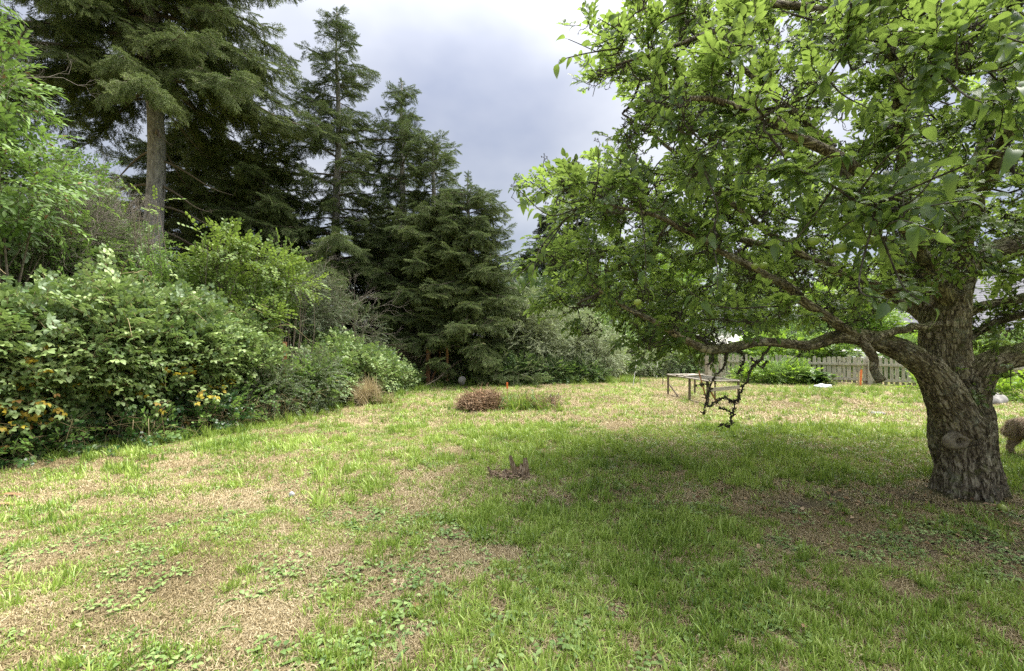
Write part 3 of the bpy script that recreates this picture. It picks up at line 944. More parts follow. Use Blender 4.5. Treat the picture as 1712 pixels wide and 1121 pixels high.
broad_c = sprigs('shrub_shoots', [T_, M_['broad_leaf']], 5, n=14, Ln=.062, lw=.6, stem=.36, fold=.25, curl=.3)
grey_c = sprigs('grey_shoots', [T_, M_['grey_leaf']], 4, n=20, Ln=.045, lw=.42, stem=.36, lowpoly=True)
willow_c = sprigs('willow_shoots', [T_, M_['willow_leaf']], 4, n=24, Ln=.055, lw=.34, stem=.45, lowpoly=True, spread=.7)
dark_c = sprigs('dark_shoots', [T_, M_['dark_leaf']], 4, n=14, Ln=.06, lw=.55, stem=.34)
lime_c = sprigs('lime_shoots', [T_, M_['lime_leaf']], 4, n=12, Ln=.08, lw=.6, stem=.36)
# bare, forked twigs
bare = []
for k in range(4):
    g = Geo()
    st_ = [(np.zeros(3), np.array([1., 0, 0]), .5, .006)]
    while st_:
        p, d, l__, r = st_.pop()
        if l__ < .06: continue
        q = p + unit(d + rng.normal(0, .15, 3)) * l__ * .6
        q2 = q + unit(d + rng.normal(0, .3, 3)) * l__ * .4
        segs(g, [p, q], [q, q2], [r, r * .8], [r * .8, r * .6], 3, 0)
        for _ in range(2):
            st_.append((q2 if _ else q, unit(d + rng.normal(0, .55, 3)), l__ * .66, r * .62))
    bare.append(g.mesh('bare_twig', M_['dead_twig']))
bare_c = proto_coll('bare_twigs', bare)


def mass_points(blobs, n, clump=.38, f=2.2, shell=.45, seed=0, zmin=.03, cut=None):
    """points inside a union of ellipsoids, denser to the outside, in clumps"""
    B = np.array(blobs, float)
    vol = B[:, 3] * B[:, 4] * B[:, 5]; vol = vol / vol.sum()
    pos = []; nor = []
    for b, v in zip(B, vol):
        m = int(n * v * 2.4) + 8
        d = unit(rng.normal(0, 1, (m, 3))); r = rng.random(m) ** shell * (.71 + .46 * (.55 * n3(b[:3] + d * b[3:6], 1.5, seed + 5) + .45 * n3(b[:3] + d * b[3:6], 4.0, seed + 6)))
        pos.append(b[:3] + d * b[3:6] * r[:, None]); nor.append(unit(d / b[3:6]))
    pos = np.concatenate(pos); nor = np.concatenate(nor)
    keep = (n3(pos, f, seed) * .6 + n3(pos, f * 2.3, seed + 1) * .4 > clump) & (pos[:, 2] > zmin)
    if cut is not None: keep &= cut(pos)
    pos = pos[keep]; nor = nor[keep]
    if len(pos) > n:
        s = rng.permutation(len(pos))[:n]; pos = pos[s]; nor = nor[s]
    return pos, nor


def foliage(root, part, coll, blobs, n, clump=.38, f=2.2, shell=.45, up=.25, rand=.7, sc0=.75, sc1=1.2, droop=0., tb=.3, seed=0, cut=None, face=.7):
    pos, nor = mass_points(blobs, n, clump, f, shell, seed, cut=cut)
    D = nor + rng.normal(0, rand, pos.shape) + [0, 0, up - droop]
    # leaves turn their faces outward and up
    upv = unit(np.array([0, 0, 1.]) + nor * face + rng.normal(0, .25, pos.shape))
    tint = np.clip(tb + .6 * (n3(pos, 1.1, seed + 7) - .5) + .4 * rng.random(len(pos)), 0, 1)
    return scatter(part, coll, pos, basis(D, upv), rng.uniform(sc0, sc1, len(pos)), tint, root)


def stems(root, blobs, per=10, r=.018, mname='twig', basez=0, name='stems', spread=.3):
    g = Geo()
    for b in blobs:
        for i in range(per):
            d = unit(rng.normal(0, 1, 3)); t = np.array(b[:3]) + d * np.array(b[3:6]) * rng.uniform(.3, .9)
            s = np.array([b[0] + rng.normal(0, spread * b[3]), b[1] + rng.normal(0, spread * b[4]), basez - .05])
            m_ = (s + t) / 2 + rng.normal(0, .12, 3)
            p = smooth_path([s, m_, t], 4)
            tube(g, p, np.linspace(r * rng.uniform(.6, 1.2), .003, len(p)), 5, 0, caps=False)
    o = g.obj(name, M_[mname], root); o['kind'] = 'stuff'
    return o


def shrub(name, label, cat, blobs, layers, group=None, per=10, r=.018, basez=0, twm='twig'):
    root = thing(name, (blobs[0][0], blobs[0][1], 0), label, cat, group)
    stems(root, blobs, per, r, twm, basez)
    for k, (part, coll, n, kw) in enumerate(layers):
        kw = dict(kw); bl = kw.pop('blobs', blobs)
        foliage(root, part, coll, bl, n, seed=int(abs(blobs[0][0] * 7 + blobs[0][1] * 3)) + k, **kw)
    return root


# the bramble bank along the left side: overhanging top, hollow below
bl_top = [(-7.9, 5.0, 1.42, 1.0, 1.0, .78), (-7.0, 5.9, 1.36, .95, .95, .78), (-6.3, 6.8, 1.42, .9, .95, .84), (-5.75, 7.8, 1.35, .9, .95, .80),
          (-5.5, 8.75, 1.12, .78, .9, .75)]
bl_low = [(-7.9, 5.5, .55, 1.0, .9, .6), (-7.0, 6.4, .5, .8, .9, .6), (-6.0, 7.5, .5, .7, .9, .6), (-5.4, 8.7, .5, .7, .9, .6)]
bramble = shrub('bramble_thicket', 'broad pale green bramble bank at the near left, with yellowing leaves under its overhang', 'bramble bush', bl_top,
                [('leaves', bram_c, 5200, dict(clump=.36, droop=.15, up=.3, tb=.35)),
                 ('leaves', bram5_c, 1700, dict(clump=.40, droop=.1, up=.3, tb=.5, shell=.25)),
                 ('leaves', bram_c, 420, dict(blobs=[(b[0], b[1], b[2] + .25, b[3] * 1.05, b[4] * 1.05, b[5] * 1.12) for b in bl_top], clump=.56, f=1.3, shell=.2, up=.6, tb=.55)),
                 ('leaves', broad_c, 420, dict(blobs=bl_top, clump=.54, f=1.2, shell=.15, up=.5, tb=.4)),
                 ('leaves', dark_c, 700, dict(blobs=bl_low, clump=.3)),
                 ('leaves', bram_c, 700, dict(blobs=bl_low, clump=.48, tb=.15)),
                 ('yellow_leaves', yel_c, 170, dict(blobs=[(-6.25, 6.0, .95, .5, .8, .5), (-6.4, 5.6, .6, .4, .5, .35), (-5.2, 7.4, .7, .4, .7, .4)], clump=.3))], per=22)
# arching canes that stand clear of the bank
g = Geo()
for i in range(85):
    t = rng.random(); b = bl_top[int(t * 4.99)]
    s = np.array(b[:3]) + [rng.uniform(-.5, .5), rng.uniform(-.5, .5), rng.uniform(0, .6)]
    d = np.array([.5 + rng.uniform(-.7, .5), -.5 + rng.uniform(-.5, .7), rng.uniform(.4, 1.1)])
    l__ = rng.uniform(.5, 1.25)
    p = smooth_path([s, s + d * l__ * .5, s + d * l__ * .9 + [0, 0, -.45 * l__]], 5)
    tube(g, p, np.linspace(.006, .0025, len(p)), 5, 0, caps=False)
o = g.obj('canes', M_['cane'], bramble); o['kind'] = 'stuff'

def picked(root, name, meshes, pts, D, up, scl):
    """single leaves that can be told apart: objects sharing a few meshes"""
    Ms = basis(D, up)
    for i in range(len(pts)):
        o = bpy.data.objects.new(name, meshes[i % len(meshes)])
        sc.collection.objects.link(o); o.parent = root
        m4 = Matrix(Ms[i].tolist()).to_4x4() @ Matrix.Scale(float(scl[i]), 4)
        m4.translation = Vector(pts[i])
        o.matrix_parent_inverse = root.matrix_basis.inverted() if root.parent is None else Matrix()
        o.matrix_basis = m4


big_bram = []
for k in range(5):
    V, T = leafmesh(.09, .062, .3, .2 + .25 * k / 4); g = Geo(); g.add(V, T, 0, .25 + .15 * k); big_bram.append(g.mesh('bramble_leaf', M_['bramble_leaf']))
pp, nn_ = mass_points([(-7.2, 5.3, 1.5, 1.15, 1.1, .9), (-6.6, 6.2, 1.45, .9, .9, .85)], 1500, clump=.3, shell=.12)
k = (pp[:, 0] * .7 - pp[:, 1] * .7 > -9.1) & (pp[:, 2] > .8)
pp, nn_ = pp[k][:84], nn_[k][:84]
P3 = []; D3 = []
for p, nv in zip(pp, nn_):
    a = rng.uniform(0, 6.28); f_ = basis(np.array([[math.cos(a), math.sin(a), -.1]]), nv * .5 + [0, 0, 1])[0]
    for q in (-1, 0, 1):
        d = f_ @ np.array([math.cos(q * 1.15), math.sin(q * 1.15), 0]); P3.append(p + nv * .05 + d * .012); D3.append(d)
picked(bramble, 'leaf', big_bram, np.array(P3), np.array(D3), np.repeat(unit(nn_ * .6 + [0, 0, 1]), 3, 0), rng.uniform(.9, 1.25, len(P3)))

shrub('ivy_bank', 'dark glossy ivy creeping along the foot of the bramble bank', 'ivy',
      [(-6.75, 5.2, .2, .55, .6, .38), (-6.2, 5.95, .16, .5, .6, .32), (-5.5, 6.75, .14, .45, .6, .28), (-4.95, 7.6, .2, .5, .6, .38)],
      [('leaves', ivy_c, 620, dict(clump=.3, up=.1)), ('leaves', ivyg_c, 420, dict(clump=.42, up=.3))], per=5, r=.008)
# dry stalks in the hollow
g = Geo()
for i in range(420):
    t = rng.random(); c = np.array([np.interp(t, [0, .5, 1], [-6.5, -5.2, -4.2]), np.interp(t, [0, .5, 1], [5.6, 7.0, 8.9]), 0]) + rng.normal(0, .18, 3) * [1, 1, 0]
    q = c + [rng.normal(0, .2), rng.normal(0, .2), rng.uniform(.15, .55)]; q2 = q + [rng.normal(0, .15), rng.normal(0, .15), rng.uniform(-.25, .1)]
    segs(g, [c, q], [q, q2], .0035, .002, 3, 0, rng.random())
tag(g.obj('dry_stalks', M_['straw']), 'tangle of dry stalks and dead grass under the bramble overhang', 'dead grass', kind='stuff')

shrub('berry_bush', 'grey green small leaved bush at the lawn edge, right of the bramble bank', 'bush',
      [(-4.75, 8.7, .5, .6, .6, .6), (-4.3, 9.6, .55, .6, .6, .62)],
      [('leaves', grey_c, 900, dict(clump=.36)), ('leaves', ivyg_c, 300, dict(clump=.4))], per=8)
shrub('ivy_shrub', 'rounded ivy covered bush with a few yellow leaves below the brown fence post', 'bush',
      [(-4.8, 9.4, .5, .75, .6, .55), (-4.4, 10.3, .55, .7, .6, .6)],
      [('leaves', ivyg_c, 1000, dict(clump=.36, droop=.2)), ('leaves', bram_c, 350, dict(clump=.4, shell=.3, tb=.5)), ('yellow_leaves', yel_c, 50, dict(clump=.4))], per=8)
shrub('bramble_bush', 'light green bramble bush at the far end of the left hedge, near the wooden posts', 'bramble bush',
      [(-3.95, 11.2, .6, .75, .7, .65), (-3.65, 12.1, .58, .65, .7, .55), (-3.35, 12.9, .42, .42, .5, .46), (-4.6, 11.6, .85, .7, .8, .7)],
      [('leaves', bram_c, 1900, dict(clump=.36, tb=.5)), ('leaves', broad_c, 500, dict(clump=.42, tb=.5))], per=9)
shrub('leafy_bush', 'low green leafy bush just left of the wooden gate posts', 'bush', [(-3.25, 13.7, .25, .3, .4, .3), (-1.95, 14.7, .15, .3, .3, .22)],
      [('leaves', broad_c, 500, dict(clump=.36, tb=.4))], per=6)
shrub('laurel_shrub', 'tall shrub with long bright green leaves rising at the left edge of the view', 'shrub',
      [(-8.3, 6.6, 5.2, 1.1, 1.0, 1.25), (-8.1, 6.9, 3.9, 1.5, 1.1, 1.0), (-8.6, 6.4, 6.7, .9, .9, .9), (-9.3, 6.8, 5.0, 1.2, 1.1, 1.8)],
      [('leaves', alder_c, 2700, dict(clump=.41, f=1.6, up=.1, droop=.1, tb=.35)), ('dead_leaves', bare_c, 60, dict(clump=.3))], per=26, r=.03)
shrub('dense_shrub', 'dense mid green shrub standing behind the bramble bank at the left', 'shrub',
      [(-8.6, 8.2, 2.6, 1.5, 1.1, 1.3), (-7.3, 8.9, 2.1, 1.2, 1.0, 1.1), (-9.0, 9.0, 3.4, 1.5, 1.0, 1.0), (-7.9, 9.5, 3.2, .8, .6, .7), (-8.9, 9.2, 4.4, .9, .7, .8)],
      [('leaves', broad_c, 4300, dict(clump=.36, f=1.7, tb=.25)), ('bare_twigs', bare_c, 380, dict(clump=.35, blobs=[(-8.2, 8.4, 3.4, .8, .6, .5)]))], per=24, r=.025)
shrub('vine_maple', 'airy vine maple with yellow green leaves in front of the bare spruce trunk', 'small tree',
      [(-7.2, 8.9, 4.25, .5, .5, .14), (-5.9, 9.2, 3.5, .75, .6, .22), (-5.7, 9.7, 3.15, 1.3, .8, .5), (-5.0, 10.1, 2.75, .75, .6, .55), (-6.2, 9.5, 2.4, 1.1, .8, .7)],
      [('leaves', maple_c, 950, dict(clump=.44, f=2.0, tb=.4, face=.2)), ('leaves', maple_c, 260, dict(blobs=[(-5.3, 9.2, 1.95, .7, .5, .5)], tb=.5))], per=14, r=.02)
shrub('dark_shrub', 'dark green understorey shrub behind the vine maple', 'shrub',
      [(-7.6, 10.8, 1.8, 1.5, 1.0, 1.5), (-6.2, 11.4, 1.6, 1.2, .9, 1.3), (-10.0, 10.5, 2.6, 1.8, 1.0, 2.2)],
      [('leaves', dark_c, 3000, dict(clump=.32)), ('leaves', broad_c, 900, dict(clump=.42, shell=.3))], per=14, r=.02)
shrub('grey_shrub', 'soft grey green shrub with fine twigs left of the big spruces', 'shrub',
      [(-5.3, 12.0, 2.2, 1.05, .9, 1.15), (-4.4, 12.6, 1.7, .8, .8, .85), (-6.2, 12.2, 2.4, .9, .8, 1.1)],
      [('leaves', grey_c, 2300, dict(clump=.38, f=1.9)), ('bare_twigs', bare_c, 120, dict(clump=.35))], per=14, r=.018)
shrub('willow_bush', 'big pale feathery willow bush right of the dark spruce skirt', 'willow bush',
      [(.75, 15.9, 1.55, 1.15, 1.0, 1.35), (2.0, 16.1, 1.35, 1.2, 1.0, 1.3), (3.05, 16.3, .95, .95, .9, 1.05), (.6, 17.0, 2.2, 1.2, .9, 1.2)],
      [('leaves', willow_c, 5600, dict(clump=.38, f=1.5, tb=.55))], per=18, r=.02)
shrub('salal_hedge', 'low dark leafy hedge running under the spruces along the far lawn edge', 'hedge',
      [(-1.45, 15.2, .35, .5, .5, .5), (-.7, 15.0, .42, .7, .5, .52), (.3, 14.9, .36, .75, .45, .46), (1.3, 15.1, .30, .8, .45, .42), (2.4, 15.4, .28, .8, .45, .38)],
      [('leaves', dark_c, 1300, dict(clump=.33, tb=.5)), ('leaves', broad_c, 1100, dict(clump=.4, shell=.3)), ('leaves', willow_c, 500, dict(clump=.42, shell=.3))], per=8)
shrub('grassy_bush', 'soft light green bush mound behind the thin white stakes', 'bush',
      [(4.1, 17.5, .45, .8, .6, .5), (5.1, 17.6, .5, .8, .6, .62), (6.1, 17.8, .5, .8, .6, .62), (3.6, 17.2, .25, .6, .5, .35)],
      [('leaves', willow_c, 1300, dict(clump=.36, tb=.5)), ('leaves', lime_c, 160, dict(clump=.45))], per=8)
shrub('green_bush', 'blue green leafy bush behind the wooden pen', 'bush', [(7.0, 17.6, .6, .9, .7, .8), (8.2, 18.2, .5, .8, .7, .6)],
      [('leaves', broad_c, 900, dict(clump=.36)), ('leaves', grey_c, 400, dict())], per=8)

# trees far behind the apple tree
def far_tree(label, x, y, H, Rr, coll, n, trunk=.16, gr='leafy trees beyond the garden', tb=.4):
    root = thing('broadleaf_tree', (x, y, 0), label, 'tree', gr)
    g = Geo(); p = smooth_path([(x, y, -.1), (x + .1, y, H * .35), (x - .1, y + .1, H * .8)], 5)
    tube(g, p, np.linspace(trunk, .03, len(p)), 8)
    for i in range(16):
        a = rng.uniform(0, 6.28); z = rng.uniform(.3, .75) * H
        q = smooth_path([(x, y, z), (x + math.cos(a) * Rr * .4, y + math.sin(a) * Rr * .4, z + .1 * H), (x + math.cos(a) * Rr * .8, y + math.sin(a) * Rr * .8, z + .22 * H)], 4)
        tube(g, q, np.linspace(.05, .012, len(q)), 5, 0, caps=False)
    g.obj('trunk', T_, root)
    bl = [(x, y, H * .62, Rr, Rr * .8, H * .36)] + [(x + rng.uniform(-.7, .7) * Rr, y + rng.uniform(-.5, .5) * Rr, H * rng.uniform(.3, .8), Rr * .5, Rr * .5, H * .16) for _ in range(6)]
    foliage(root, 'crown', coll, bl, n, clump=.40, f=.9, sc0=1.0, sc1=1.7, seed=int(x + y), tb=tb)
    return root


far_tree('round dark green tree standing behind the willow bush', 4.6, 24.5, 5.6, 2.4, broad_c, 2600, tb=.1)
far_tree('light green tree behind the grey shed', 8.6, 25.0, 6.6, 2.8, lime_c, 2600, tb=.2)
far_tree('pale green tree standing right of the grey shed', 12.4, 23.5, 5.6, 2.5, broad_c, 2600, tb=.5)
far_tree('bright green tree at the left end of the grey roofed house', 15.6, 20.8, 4.6, 2.0, lime_c, 1900, tb=.3)
far_tree('dark tree between the willow bush and the distant spruces', -.2, 23.5, 5.2, 2.6, dark_c, 2300, tb=.4)
far_tree('dark green tree behind the dense spruces', -5.0, 25.5, 6.5, 3.4, dark_c, 2600, tb=.4)
far_tree('dark tree at the far left behind the spruce trunk', -15.5, 20.0, 6.5, 3.6, dark_c, 2600, tb=.5)
# ------------------------------------------------------------ the old apple tree
def px(l):          # rows (px, py, distance, radius) -> x y z r
    return np.array([[*P(a, b, c), r] for a, b, c, r in l])


apple = thing('apple_tree', (4.5, 4.68, 0), 'old spreading apple tree with thick fissured trunk and moss grown limbs at the right', 'apple tree')
trunk_l = px([(1619, 850, 4.66, .255), (1618, 832, 4.66, .250), (1616, 800, 4.66, .247), (1610, 745, 4.66, .247), (1605, 700, 4.66, .25), (1594, 660, 4.66, .24)])
cent_l = px([(1594, 665, 4.7, .23), (1584, 620, 4.72, .215), (1578, 575, 4.75, .20), (1580, 530, 4.78, .188), (1588, 490, 4.8, .18), (1598, 455, 4.82, .17)])
right_up = px([(1595, 470, 4.82, .16), (1618, 440, 4.8, .135), (1660, 424, 4.7, .12), (1712, 405, 4.6, .105), (1800, 370, 4.4, .08), (1900, 300, 4.2, .06), (2010, 240, 4.0, .035)])
up_c = px([(1595, 470, 4.85, .14), (1590, 410, 5.0, .10), (1610, 330, 5.2, .085), (1650, 230, 5.4, .07), (1680, 100, 5.6, .05), (1720, -60, 5.8, .03)])
left_l = px([(1606, 715, 4.55, .19), (1580, 660, 4.45, .165), (1553, 618, 4.38, .135), (1520, 592, 4.3, .115), (1480, 574, 4.25, .095), (1430, 562, 4.2, .078),
             (1395, 564, 4.15, .062), (1352, 577, 4.12, .052), (1318, 574, 4.1, .045), (1270, 571, 4.05, .042), (1225, 580, 4.0, .042), (1180, 583, 3.95, .036),
             (1133, 560, 3.9, .03), (1097, 538, 3.85, .025), (1040, 510, 3.8, .02), (980, 470, 3.75, .013)])
right_l = px([(1612, 700, 4.6, .185), (1622, 660, 4.58, .155), (1640, 622, 4.55, .132), (1672, 600, 4.5, .12), (1712, 592, 4.45, .115), (1790, 578, 4.35, .09), (1900, 520, 4.2, .06), (2020, 430, 4.0, .035)])
stem2 = px([(1572, 560, 4.85, .12), (1548, 525, 4.95, .085), (1530, 480, 5.0, .075), (1519, 420, 5.0, .07), (1512, 330, 4.9, .062), (1508, 220, 4.6, .058),
            (1495, 110, 4.2, .056), (1478, 75, 4.0, .055), (1447, 42, 3.85, .055)])
fork_a = px([(1447, 42, 3.85, .05), (1443, 5, 3.75, .042), (1440, -60, 3.6, .03), (1430, -180, 3.4, .018)])
fork_b = px([(1447, 42, 3.85, .048), (1415, 28, 3.8, .036), (1360, 13, 3.7, .032), (1290, 8, 3.6, .028), (1210, 45, 3.5, .022), (1120, 80, 3.45, .015), (1030, 110, 3.4, .009)])
r_mid1 = px([(1595, 535, 4.9, .075), (1640, 512, 4.95, .055), (1712, 497, 5.0, .05), (1800, 450, 5.1, .04), (1920, 380, 5.2, .02)])
r_mid2 = px([(1595, 580, 4.9, .07), (1625, 560, 4.9, .045), (1668, 538, 4.85, .042), (1712, 525, 4.8, .04), (1820, 490, 4.7, .03), (1950, 430, 4.6, .015)])
back_l = px([(1572, 540, 4.95, .09), (1500, 500, 5.4, .06), (1400, 450, 5.8, .05), (1280, 410, 6.1, .04), (1160, 380, 6.3, .028), (1050, 340, 6.4, .012)])
front_l = px([(1580, 500, 4.7, .09), (1540, 420, 4.2, .06), (1480, 330, 3.6, .045), (1380, 250, 3.1, .035), (1240, 180, 2.9, .022), (1120, 160, 2.9, .012)])
front_r = px([(1600, 450, 4.7, .08), (1640, 330, 4.1, .055), (1700, 200, 3.3, .042), (1790, 60, 2.7, .03), (1850, -80, 2.3, .015)])
up_l = px([(1530, 480, 5.0, .06), (1470, 400, 4.8, .05), (1420, 300, 4.6, .042), (1340, 200, 4.5, .034), (1240, 110, 4.4, .025), (1150, 0, 4.3, .013)])
low_l = px([(1430, 562, 4.2, .05), (1370, 520, 4.0, .042), (1300, 470, 3.8, .034), (1210, 420, 3.6, .026), (1120, 370, 3.5, .018), (1010, 340, 3.4, .009)])
mid_b = px([(1540, 500, 5.0, .06), (1440, 470, 5.0, .045), (1330, 420, 4.8, .035), (1210, 330, 4.7, .028), (1110, 240, 4.6, .016), (1040, 190, 4.6, .008)])

thick = [trunk_l, cent_l, right_up, left_l, right_l, stem2, r_mid1, r_mid2]
g = Geo(); axis_p = []; axis_q = []; axis_l = []; axis_r = []
for q in thick:
    s = smooth_path(q, 5); tube(g, s[:, :3], s[:, 3], 20 if q is trunk_l else 14)
    l_ = 0
    for i in range(len(s) - 1):
        axis_p.append(s[i, :3]); axis_q.append(s[i + 1, :3]); axis_l.append(l_); axis_r.append(s[i, 3]); l_ += np.linalg.norm(s[i + 1, :3] - s[i, :3])
# root flare
for a in np.linspace(.4, 6.68, 7)[:-1]:
    c = np.array([4.66, 4.66, 0]); d = np.array([math.cos(a), math.sin(a), 0])
    s = np.array([c + d * .16 + [0, 0, .34], c + d * .23 + [0, 0, .06], c + d * .31 + [0, 0, -.08]])
    tube(g, smooth_path(s, 4), np.linspace(.08, .045, 9), 10)
tmp = g.obj('tmp', M_['apple_bark'])
md = tmp.modifiers.new('r', 'REMESH'); md.mode = 'VOXEL'; md.voxel_size = .0125; md.use_smooth_shade = True
md2 = tmp.modifiers.new('s', 'SMOOTH'); md2.factor = .5; md2.iterations = 8
dg = bpy.context.evaluated_depsgraph_get()
me = bpy.data.meshes.new_from_object(tmp.evaluated_get(dg))
bpy.data.objects.remove(tmp)
nv = len(me.vertices)
co = np.empty(nv * 3, np.float32); me.vertices.foreach_get('co', co); co = co.reshape(-1, 3).astype(float)
no = np.empty(nv * 3, np.float32); me.vertices.foreach_get('normal', no); no = no.reshape(-1, 3).astype(float)
A = np.array(axis_p); B = np.array(axis_q); AL = np.array(axis_l); AR = np.array(axis_r); AB = B - A; L2 = (AB ** 2).sum(1)
bark = np.zeros((nv, 3)); rad_ = np.zeros(nv)
for s in range(0, nv, 4000):
    c = co[s:s + 4000]
    t = np.clip(((c[:, None] - A[None]) * AB[None]).sum(2) / L2[None], 0, 1)
    d = np.linalg.norm(c[:, None] - (A[None] + t[..., None] * AB[None]), axis=2) / AR[None]
    j = d.argmin(1); tt = t[np.arange(len(c)), j]
    ctr = A[j] + tt[:, None] * AB[j]; ax = unit(AB[j]); rv = c - ctr; rv = rv - ax * (rv * ax).sum(1)[:, None]
    ln = AL[j] + tt * np.sqrt(L2[j])
    bark[s:s + 4000] = rv + ax * (ln * .30)[:, None] + (j // 60)[:, None] * .0
    rad_[s:s + 4000] = AR[j]
thin_ = np.clip(rad_ / .2, .15, 1.2)
q1 = np.array([noise.noise(Vector(b) * 15) for b in bark]); q2 = np.array([noise.noise(Vector(b) * 34 + Vector((5, 5, 5))) for b in bark])
q3 = n3(co, 3.2, 2) - .5
q4 = np.array([noise.noise(Vector(c) * 45) for c in co])
fiss = np.clip(1 - np.abs(q1) * 5.5, 0, 1); fis2 = np.clip(1 - np.abs(q2) * 5, 0, 1)
disp = thin_ * (-.020 * fiss ** 1.3 - .009 * fis2 + .008) + .045 * q3 * thin_ + .004 * q4
# healed branch scar facing the camera
kc = np.array(P(1607, 738, 4.38)); dd = co - kc; ddr = np.sqrt((dd[:, 0] / 1.15) ** 2 + (dd[:, 2] / .85) ** 2)
front = (co[:, 1] < 4.62)
disp += front * .025 * np.exp(-(ddr / .15) ** 2)
# stumps of old knots
for (a_, b_, r_) in ((1545, 690, .04), (1568, 750, .035), (1650, 790, .04), (1590, 520, .045), (1560, 600, .035)):
    kk = np.array(P(a_, b_, 4.4)); q = np.linalg.norm((co - kc * 0 - kk) * [1, .5, 1], axis=1); disp += .03 * np.exp(-(q / r_) ** 2)
co2 = co + no * disp[:, None]
me.vertices.foreach_set('co', co2.astype(np.float32).ravel())
at = me.attributes.new('barkc', 'FLOAT_VECTOR', 'POINT'); at.data.foreach_set('vector', bark.astype(np.float32).ravel())
me.polygons.foreach_set('use_smooth', np.ones(len(me.polygons), bool))
me.materials.clear(); me.materials.append(M_['apple_bark']); me.update()
mkobj('trunk', me, apple)
# the healed scar itself: a swollen lip round a dark hole
near_ = np.linalg.norm((co2 - kc)[:, [0, 2]], axis=1) < .05
ky = co2[near_ & front][:, 1].min() + .012
g = Geo(); V = []; T = []; n_s = 26
prof_ = [(.118, .04), (.10, .008), (.080, -.012), (.062, -.020), (.047, -.014), (.037, .004), (.030, .04), (.024, .08), (0.001, .10)]
for i, (r_, d_) in enumerate(prof_):
    for k in range(n_s):
        a = k * 2 * math.pi / n_s; w_ = r_ * (1 + .16 * noise.noise(Vector((math.cos(a) * 1.5, math.sin(a) * 1.5, i * .4))))
        V.append((kc[0] + 1.12 * w_ * math.cos(a), ky + d_ + .004 * noise.noise(Vector((a * 5, i, 0))), kc[2] + .82 * w_ * math.sin(a)))
for i in range(len(prof_) - 1):
    for k in range(n_s):
        a, b = i * n_s + k, i * n_s + (k + 1) % n_s; T += [(a, b, b + n_s), (a, b + n_s, a + n_s)]
g.add(V, T, 0)
M_['scar'] = noisemat('scar_bark', [(.10, .08, .06), (.22, .185, .14), (.36, .32, .26)], scale=26, rough=.9, bump=.7, bdist=.01, stretch=(1, 1, 1))
g.obj('knot', M_['scar'], apple)


def limb(name, q, mname='apple_bark', n=10, parent=apple, sm=5, amp=.2):
    s = smooth_path(q, sm); g = Geo()
    s2 = s[:, :3] + np.array([[noise.noise(Vector(p) * 7 + Vector((k * 9, 0, 0))) for k in range(3)] for p in s[:, :3]]) * .035 * np.clip(s[:, 3:4] / .03, .3, 1)
    tube(g, s2, s[:, 3], n, 0, lump=amp)
    me = g.mesh(name, M_[mname])
    # bark coordinates
    V = g.arrays()[0]; ln = np.concatenate([[0], np.cumsum(np.linalg.norm(np.diff(s2, axis=0), axis=1))])
    ring = np.repeat(np.arange(len(s2)), n); ring = np.concatenate([ring, [0, len(s2) - 1]])
    T = unit(np.gradient(s2, axis=0))
    bc = V - s2[ring] + T[ring] * (ln[ring] * .3)[:, None]
    a = me.attributes.new('barkc', 'FLOAT_VECTOR', 'POINT'); a.data.foreach_set('vector', bc.astype(np.float32).ravel())
    return mkobj(name, me, parent), s2


limbs = [up_c, fork_a, fork_b, back_l, front_l, front_r, up_l, low_l, mid_b]
# sawn and dead wood
limb('dead_branch', px([(1568, 541, 4.55, .034), (1535, 546, 4.3, .033), (1500, 552, 4.2, .034), (1470, 562, 4.15, .038), (1452, 572, 4.15, .034)]))
limb('broken_branch', px([(1440, 562, 4.15, .045), (1452, 585, 4.1, .040), (1462, 605, 4.08, .036), (1468, 625, 4.05, .034), (1474, 636, 4.02, .040)]))

# ---- boughs and twigs grown towards points all through the crown
XL = ([-400, -120, 0, 60, 95, 130, 180, 235, 280, 312, 340, 372, 405, 450, 500, 560, 605, 640], [960, 950, 940, 930, 995, 955, 1000, 1015, 955, 850, 870, 950, 910, 850, 855, 955, 1060, 1150])


def in_crown(p, pad=0.0):
    q = ((p[:, 0] - 4.5) / 4.75) ** 2 + ((p[:, 1] - 4.9) / np.where(p[:, 1] < 4.9, 3.25, 3.0)) ** 2 + ((p[:, 2] - 3.2) / np.where(p[:, 2] > 3.2, 2.35, 2.9)) ** 2
    y = np.maximum(p[:, 1], .05)
    u = 856 + p[:, 0] / y * F; v = 560.5 - (p[:, 2] - CAM_H) / y * F
    xl = np.interp(v, *XL) + 120 * (n3(p, 2.6, 9) - .5)
    yb = np.interp(u, [850, 950, 1050, 1150, 1240, 1300, 1400, 1500, 1560, 1640, 1800, 2200], [500, 565, 602, 606, 590, 545, 535, 520, 470, 462, 465, 500])
    low = np.where(p[:, 1] > 6.2, 1.75, 0)
    ok = (q < 1 + pad) & (u > xl) & ((v < yb) | (p[:, 1] > 9)) & (p[:, 2] > np.maximum(1.3, low)) & (p[:, 1] > 1.15)
    dist = np.sqrt((p ** 2 + [0, 0, 0]).sum(1)); ok &= (np.linalg.norm(p - [0, 0, CAM_H], axis=1) > 1.75)
    return ok


